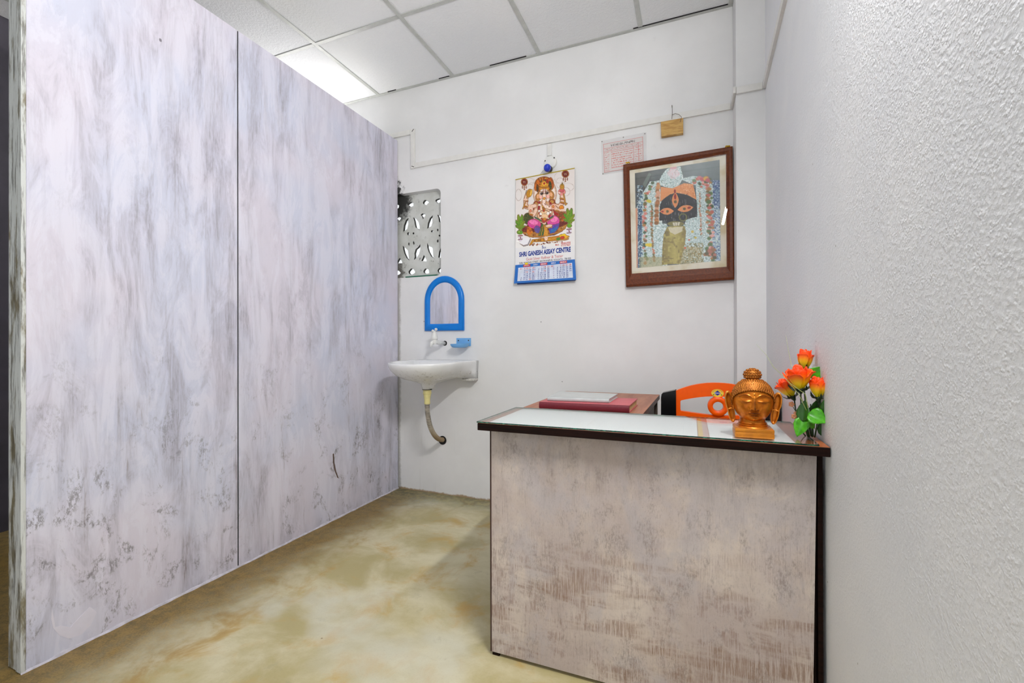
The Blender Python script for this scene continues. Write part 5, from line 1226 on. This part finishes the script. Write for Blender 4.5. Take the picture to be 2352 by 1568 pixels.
for i in range(15):                            # lips
    f_ = -1 + 2 * i / 14
    disp += 0.0021 * g2(0.0118 * f_, -0.0302 + 0.0010 * (1 - abs(f_)) - (0.0010 if abs(f_) < 0.1 else 0) + 0.0006 * abs(f_), 0.0026, 0.0016) * (1.05 - 0.6 * f_ * f_)
    disp -= 0.0021 * g2(0.0135 * f_, -0.0334 + 0.0012 * f_ * f_, 0.0022, 0.0008)
    disp += 0.0025 * g2(0.0088 * f_, -0.0366, 0.0028, 0.0019) * (1.05 - 0.7 * f_ * f_)
disp -= 0.0026 * g2(0, -0.0410, 0.009, 0.0018); disp += 0.0040 * g2(0, -0.0490, 0.012, 0.0065); disp += 0.0022 * g2(0, 0.0190, 0.0016, 0.0016)
Yw = wy - disp * front
V = np.stack([hc[0] + wx, hc[1] + Yw, hc[2] + wz], -1).reshape(-1, 3)
Fs = [(i * NU + k, i * NU + (k + 1) % NU, (i + 1) * NU + (k + 1) % NU, (i + 1) * NU + k) for i in range(NV - 1) for k in range(NU)]
MB().add(V, Fs).build('face', M_gold, bud, smooth=True)
# hair cap: shell over the crown, covered in rows of curls
def hairline(a):                               # lowest height of hair at azimuth a (a = -90 deg is the front)
    f_ = max(0.0, -math.sin(a)); return -0.020 + 0.0500 * (f_ ** 0.45)
hm = MB(); V = []; Fs = []; NU2, NV2 = 72, 16
for j in range(NV2 + 1):
    for k in range(NU2):
        a = 2 * math.pi * k / NU2; hz = hairline(a); z0 = hz + (0.0605 - hz) * (j / NV2); s_ = math.sqrt(max(0.0, 1 - (z0 / 0.061) ** 2)); e = 1.055
        V.append((hc[0] + rx * e * s_ * math.cos(a), hc[1] + ry * (e + 0.01) * s_ * math.sin(a), hc[2] + z0))
for j in range(NV2):
    for k in range(NU2): Fs.append((j * NU2 + k, j * NU2 + (k + 1) % NU2, (j + 1) * NU2 + (k + 1) % NU2, (j + 1) * NU2 + k))
Fs.append(tuple(NV2 * NU2 + k for k in range(NU2)))
hm.add(V, Fs)
def curl(mb, c, nrm, r):
    """little snail curl: flattened bead with a raised ring"""
    nrm = Vector(nrm).normalized(); a = nrm.orthogonal().normalized(); b = nrm.cross(a); c = Vector(c); K = 8; V = []
    for rr_, h in ((1.0, -0.15), (0.95, 0.35), (0.62, 0.62), (0.30, 0.40)):
        for k in range(K): t_ = 2 * math.pi * k / K; V.append(c + a * (r * rr_ * math.cos(t_)) + b * (r * rr_ * math.sin(t_)) + nrm * (r * h))
    V.append(c + nrm * (r * 0.62)); F_q = [(i * K + k, i * K + (k + 1) % K, (i + 1) * K + (k + 1) % K, (i + 1) * K + k) for i in range(3) for k in range(K)] + [(3 * K + k, 3 * K + (k + 1) % K, 4 * K) for k in range(K)]
    mb.add(V, F_q)
for row in range(11):
    zf = row / 10.5; 
    ring_n = int(44 * math.sqrt(max(0.03, 1 - zf ** 2.2))) + 4
    for k in range(ring_n):
        a = 2 * math.pi * (k + 0.5 * (row % 2)) / ring_n; hz = hairline(a) + 0.0015; z0 = hz + (0.057 - hz) * zf; s_ = math.sqrt(max(0.0, 1 - (z0 / 0.061) ** 2)); e = 1.06
        c = (hc[0] + rx * e * s_ * math.cos(a), hc[1] + ry * e * s_ * math.sin(a), hc[2] + z0)
        curl(hm, c, ((c[0] - hc[0]) / rx ** 2, (c[1] - hc[1]) / ry ** 2, z0 / 0.061 ** 2), 0.0036 if row < 8 else 0.0030)
hm.build('hair', M_hairb, bud, smooth=True)
tk_c = (hc[0], hc[1] + 0.002, hc[2] + 0.0580); tk = MB(); tk.sphere((tk_c[0], tk_c[1], tk_c[2] + 0.010), (0.0205, 0.020, 0.0165), 24, 16)
for row in range(5):
    el = math.radians(-22 + 24 * row); n_k = max(1, int(20 * math.cos(max(0, el)) + (0 if row < 4 else 0)))
    for k in range(n_k):
        a = 2 * math.pi * (k + 0.5 * (row % 2)) / n_k; d_ = Vector((math.cos(a) * math.cos(el), math.sin(a) * math.cos(el), math.sin(el)))
        curl(tk, (tk_c[0] + d_.x * 0.0208, tk_c[1] + d_.y * 0.0203, tk_c[2] + 0.010 + d_.z * 0.0168), d_, 0.0032)
tk.build('topknot', M_hairb, bud, smooth=True)
# long ears
for s_ in (-1, 1):
    e0 = Vector((hc[0] + s_ * 0.0500, hc[1] + 0.002, hc[2] + 0.001))
    loop = []
    for i in range(40):
        a = 2 * math.pi * i / 40; zz = 0.043 * math.sin(a); w = 0.0125 * (1.12 if zz > 0 else 0.92) * (1 - 0.25 * (1 - abs(zz) / 0.043))
        xx = w * math.cos(a)
        loop.append(Vector((xx, zz)))
    tilt = math.radians(s_ * 9)
    def ear3(px_, pz_, dy):
        x2 = px_ * math.cos(tilt) + pz_ * math.sin(tilt); z2_ = -px_ * math.sin(tilt) + pz_ * math.cos(tilt)
        return (e0.x + x2 + s_ * 0.004, e0.y - 0.010 * (0.6 if True else 1) + dy + abs(px_) * 0.0 - s_ * px_ * 0.35, e0.z - 0.020 + z2_)
    m = MB(); V = []; n = len(loop)
    for (sc, dy) in ((0.9, 0.010), (1.0, 0.006), (1.0, -0.002), (0.86, -0.0045), (0.70, -0.0035), (0.60, 0.0005), (0.3, 0.0010)):
        for q in loop: V.append(ear3(q.x * sc, q.y * (sc if sc > 0.9 else 1 - (1 - sc) * 0.42), dy))
    Fs = [(i * n + k, i * n + (k + 1) % n, (i + 1) * n + (k + 1) % n, (i + 1) * n + k) for i in range(6) for k in range(n)] + [tuple(range(n))[::-1], tuple(6 * n + k for k in range(n))]
    m.add(V, Fs); m.tube([ear3(-0.008, -0.006, -0.002), ear3(0.0, -0.004, -0.003), ear3(0.008, -0.006, -0.002)], 0.0016, 8)
    m.build('ear', M_gold, bud, smooth=True)

# ------------------------------------------------------------------ artificial roses by the wall
bq = thing('rose_bouquet', (0.285, 1.42, ZG), 'bunch of artificial orange and yellow roses on the desk against the rough wall', 'flowers')
t = NT('rose_petal'); a_ = t.n('ShaderNodeVertexColor'); a_.layer_name = 'print'; n1 = t.noise(t.objc(), 60, 3); t.base(t.mix(t.math('MULTIPLY', t.step(n1, 0.4, 0.7), 0.08), a_.outputs[0], lin(255, 90, 6))); t.rough(0.55)
t.b.inputs['Subsurface Weight'].default_value = 0.15; t.b.inputs['Subsurface Radius'].default_value = (0.006, 0.002, 0.0006); M_petal = t.m
M_calyx = simple('dark_green_plastic', lin(22, 46, 16), 0.45, 0.2, 60); M_stem = simple('stem_green', lin(30, 58, 18), 0.5, 0.15, 40)
t = NT('leaf_green'); n1 = t.noise(t.mapping(t.objc(), (1, 1, 1)), 70, 4); t.base(t.mix(t.step(n1, 0.35, 0.65), lin(50, 132, 4), lin(74, 164, 10))); t.rough(0.4); M_leaf = t.m
def pcolor(f):
    stops = [(0.0, (214, 206, 14)), (0.40, (255, 214, 8)), (0.60, (255, 168, 8)), (0.82, (255, 92, 4)), (1.0, (255, 72, 4))]
    for (a, ca), (b, cb) in zip(stops[:-1], stops[1:]):
        if f <= b: k = (f - a) / (b - a); return lin(*[x + (y - x) * k for x, y in zip(ca, cb)])
    return lin(*stops[-1][1])
def colour_mesh(o, vals):
    ca = o.data.color_attributes.new('print', 'FLOAT_COLOR', 'POINT')
    ca.data.foreach_set('color', np.array([c for v in vals for c in pcolor(min(1, max(0, v)))], np.float32))
def rose(c, axis, R, Hh, seed, npet=9, openness=1.0):
    rr = random.Random(seed); ax = Vector(axis).normalized(); rot = ax.to_track_quat('Z', 'Y').to_matrix(); c = Vector(c) - ax * (Hh * 0.5)
    loc = lambda x, y, z: c + rot @ Vector((x, y, z))
    # coiled heart of the bloom
    V, Fs, vals = [], [], []; NT_, NS = 70, 6
    for i in range(NT_ + 1):
        s_ = i / NT_; a = s_ * 4.2 * math.pi + seed; r_ = R * (0.06 + 0.40 * s_)
        for j in range(NS + 1):
            f_ = j / NS; rad_ = r_ * (0.45 + 0.65 * math.sin(min(1, f_ * 1.2) * math.pi / 2)); V.append(loc(rad_ * math.cos(a), rad_ * math.sin(a), Hh * (0.10 + f_ * (0.92 - 0.10 * s_ + 0.03 * math.sin(a * 2.3))))); vals.append(0.12 + f_ * 0.9)
    for i in range(NT_):
        for j in range(NS): k = i * (NS + 1) + j; Fs.append((k, k + NS + 1, k + NS + 2, k + 1))
    core = MB().add(V, Fs).build('rose', M_petal, bq, smooth=True); colour_mesh(core, vals)
    sd = core.modifiers.new('thick', 'SOLIDIFY'); sd.thickness = 0.0005
    for p_ in range(npet):
        ring_ = 0 if p_ < npet // 2 else 1; cnt = npet // 2 if ring_ == 0 else npet - npet // 2
        phi = 2 * math.pi * (p_ % max(cnt, 1)) / cnt + ring_ * 0.5 + seed; wdt = (0.95 if ring_ == 0 else 0.85) * 2.2 * math.pi / cnt * 0.5
        R1 = R * (0.66 if ring_ == 0 else 0.86); fl_ = R * (0.10 if ring_ == 0 else 0.34) * openness * rr.uniform(0.6, 1.2); hh = Hh * (1.0 if ring_ == 0 else 0.92) * rr.uniform(0.93, 1.05)
        V, Fs, vals = [], [], []; A_, B_ = 10, 9
        for i in range(A_ + 1):
            s_ = -1 + 2 * i / A_
            for j in range(B_ + 1):
                f_ = j / B_; wf = (0.35 + 0.65 * math.sin(min(1.0, f_ * 1.35) * math.pi / 2)) * (1 - 0.25 * max(0, f_ - 0.75) / 0.25 * s_ * s_)
                rad_ = R1 * (0.22 + 0.78 * math.sin(min(1, f_ * 1.5) * math.pi / 2)) + fl_ * max(0, f_ - 0.45) ** 2 * 3.2 * (0.6 + 0.4 * abs(s_))
                zt = hh * (f_ - 0.16 * s_ * s_ * f_ * f_) - 0.10 * hh * (max(0, f_ - 0.85) / 0.15) * ring_ * (1 if abs(s_) < 0.6 else 0.4) + 0.012 * Hh * math.sin(5 * s_ + p_)
                a = phi + s_ * wdt * wf; V.append(loc(rad_ * math.cos(a), rad_ * math.sin(a), zt)); vals.append(f_)
        for i in range(A_):
            for j in range(B_): k = i * (B_ + 1) + j; Fs.append((k, k + B_ + 1, k + B_ + 2, k + 1))
        o = MB().add(V, Fs).build('petal', M_petal, core, smooth=True); colour_mesh(o, vals)
        sd = o.modifiers.new('thick', 'SOLIDIFY'); sd.thickness = 0.0006
    m = MB().lathe([(0.0030, -0.012), (R * 0.20, -0.008), (R * 0.34, -0.001), (R * 0.36, 0.003), (R * 0.1, 0.006)], (0, 0, 0), 'z', 12)
    m.v = [tuple(loc(*v)) for v in m.v]
    for k in range(5):
        a = 2 * math.pi * k / 5 + seed; V = []
        for f_, w in ((0, 0.30), (0.35, 0.26), (0.7, 0.14), (1, 0.01)):
            rad_ = R * (0.30 + 0.62 * math.sin(f_ * 1.45)); z0 = -0.002 + Hh * 0.34 * f_ * f_
            for s_ in (-1, 1): V.append(loc((rad_ + 0.0012) * math.cos(a + s_ * w * 1.5 * (1 - 0.3 * f_)), (rad_ + 0.0012) * math.sin(a + s_ * w * 1.5 * (1 - 0.3 * f_)), z0))
        m.add(V, [(2 * i, 2 * i + 1, 2 * i + 3, 2 * i + 2) for i in range(3)])
    m.build('calyx', M_calyx, core, smooth=True)
    return c - ax * 0.010
def px_at(u, v, y): return Vector(on(u, v, 1, y))
base = Vector((0.293, 1.405, ZG))
def stem(top, b, bend=(0, 0, 0), r=0.0017, mat=M_stem):
    top = Vector(top); b = Vector(b); pts = []
    for i in range(13):
        s_ = i / 12; pts.append(b + (top - b) * s_ + Vector(bend) * (4 * s_ * (1 - s_)))
    MB().tube(pts, r, 8).build('stem', mat, bq, smooth=True)
b1 = rose(px_at(1849, 826, 1.455), (0.05, -0.02, 1), 0.0205, 0.056, 1, 7, 0.55)
b2 = rose(px_at(1834, 869, 1.385), (-0.18, -0.22, 1), 0.031, 0.060, 2, 10, 1.2)
b3 = rose(px_at(1808, 891, 1.43), (-0.50, -0.12, 0.9), 0.0235, 0.054, 3, 8, 0.8)
b4_ = rose(px_at(1879, 890, 1.375), (-0.05, -0.10, 1), 0.0215, 0.054, 4, 8, 0.3)
stem(b1, base + Vector((0.004, 0.012, 0)), (-0.004, 0.004, 0)); stem(b2, base + Vector((-0.004, -0.006, 0)), (-0.006, 0, 0)); stem(b3, base + Vector((-0.010, 0.004, 0)), (-0.004, 0, -0.012)); stem(b4_, base + Vector((0.008, -0.008, 0)), (0.002, 0, 0))
for i in range(6):
    a = i * 1.05; stem(base + Vector((0.016 * math.cos(a) - 0.010, 0.016 * math.sin(a), 0.072 + 0.008 * (i % 3))), base + Vector((0.006 * math.cos(a), 0.006 * math.sin(a), 0)), r=0.0014)
def leaf(p, tip, width, droop=0.006, nrm=(0, -1, 0.4), mat=None):
    p, tip = Vector(p), Vector(tip); ax = tip - p; L = ax.length; ax.normalize(); n_ = Vector(nrm); n_ = (n_ - ax * n_.dot(ax)).normalized(); sd_ = ax.cross(n_); V, Fs = [], []; A_, B_ = 10, 6
    for i in range(A_ + 1):
        f_ = i / A_; w = width * (math.sin(math.pi * f_ ** 0.72) ** 0.85) * (1 + 0.06 * (i % 2)) if 0 < i < A_ else width * 0.03
        for j in range(B_ + 1):
            s_ = -1 + 2 * j / B_; V.append(p + ax * (L * f_) + sd_ * (w / 2 * s_) + n_ * (0.20 * w * abs(s_) - droop * f_ * f_ * 2))
    for i in range(A_):
        for j in range(B_): k = i * (B_ + 1) + j; Fs.append((k, k + B_ + 1, k + B_ + 2, k + 1))
    o = MB().add(V, Fs).build('leaf', mat or M_leaf, bq, smooth=True); s2 = o.modifiers.new('thick', 'SOLIDIFY'); s2.thickness = 0.0006
    return o
leaf(px_at(1862, 868, 1.42), px_at(1886, 842, 1.41), 0.034, 0.002, (-0.3, -1, 0.1))
leaf(px_at(1856, 950, 1.37), px_at(1899, 968, 1.352), 0.044, 0.004, (-0.2, -1, 0.6))
leaf(px_at(1850, 958, 1.385), px_at(1830, 1001, 1.365), 0.036, 0.003, (-0.4, -1, 0.1))
leaf(px_at(1844, 968, 1.38), px_at(1848, 918, 1.39), 0.030, 0.002, (-0.5, -1, 0.0), simple('dark_leaf_green', lin(34, 84, 12), 0.45, 0.15, 60))
leaf(px_at(1872, 960, 1.40), px_at(1882, 915, 1.40), 0.036, 0.003, (0.1, -1, 0.2), MATS['dark_leaf_green']); leaf(px_at(1893, 958, 1.372), px_at(1898, 912, 1.362), 0.024, 0.002, (-0.9, -1, 0.0), MATS['dark_leaf_green'])
leaf(px_at(1868, 985, 1.39), px_at(1852, 945, 1.38), 0.016, 0.002, (-0.2, -1, 0.0))
leaf(px_at(1858, 972, 1.41), px_at(1868, 930, 1.415), 0.034, 0.002, (0.2, -1, 0.0), MATS['dark_leaf_green']); leaf(px_at(1886, 1000, 1.40), px_at(1893, 955, 1.395), 0.020, 0.002, (-0.5, -1, 0.0), MATS['dark_leaf_green'])
M_blade = simple('pale_grass', lin(176, 190, 120), 0.5)
def blade(pts, r=0.0009): MB().tube([px_at(*q) for q in pts], [r * (1 - 0.75 * i / (len(pts) - 1)) for i in range(len(pts))], 6).build('grass_blade', M_blade, bq, smooth=True)
blade([(1872, 985, 1.40), (1835, 905, 1.365), (1800, 865, 1.37), (1776, 842, 1.38), (1760, 815, 1.385), (1737, 790, 1.39)]); blade([(1866, 985, 1.41), (1838, 905, 1.40), (1818, 840, 1.40), (1811, 805, 1.405), (1805, 770, 1.41)]); blade([(1864, 980, 1.41), (1850, 905, 1.36), (1826, 888, 1.352), (1808, 875, 1.352)], 0.0013)
# little wired buds low in the bunch
for (u, v) in ((1818, 928), (1824, 956), (1829, 950)):
    c = px_at(u, v, 1.40); m = MB()
    for k in range(5): a = 2 * math.pi * k / 5; m.sphere(c + Vector((0.004 * math.cos(a), 0, 0.004 * math.sin(a))), (0.0035, 0.002, 0.0035), 8, 6)
    m.build('small_bud', simple('faded_peach', lin(206, 140, 100), 0.6, 0.2, 100), bq, smooth=True)
    MB().tube([c, base + Vector((-0.006, 0.002, 0.012))], 0.0008, 6).build('stem', M_stem, bq)

# ------------------------------------------------------------------ drop the helper properties
for o in bpy.data.objects:
    if '_o' in o: del o['_o']
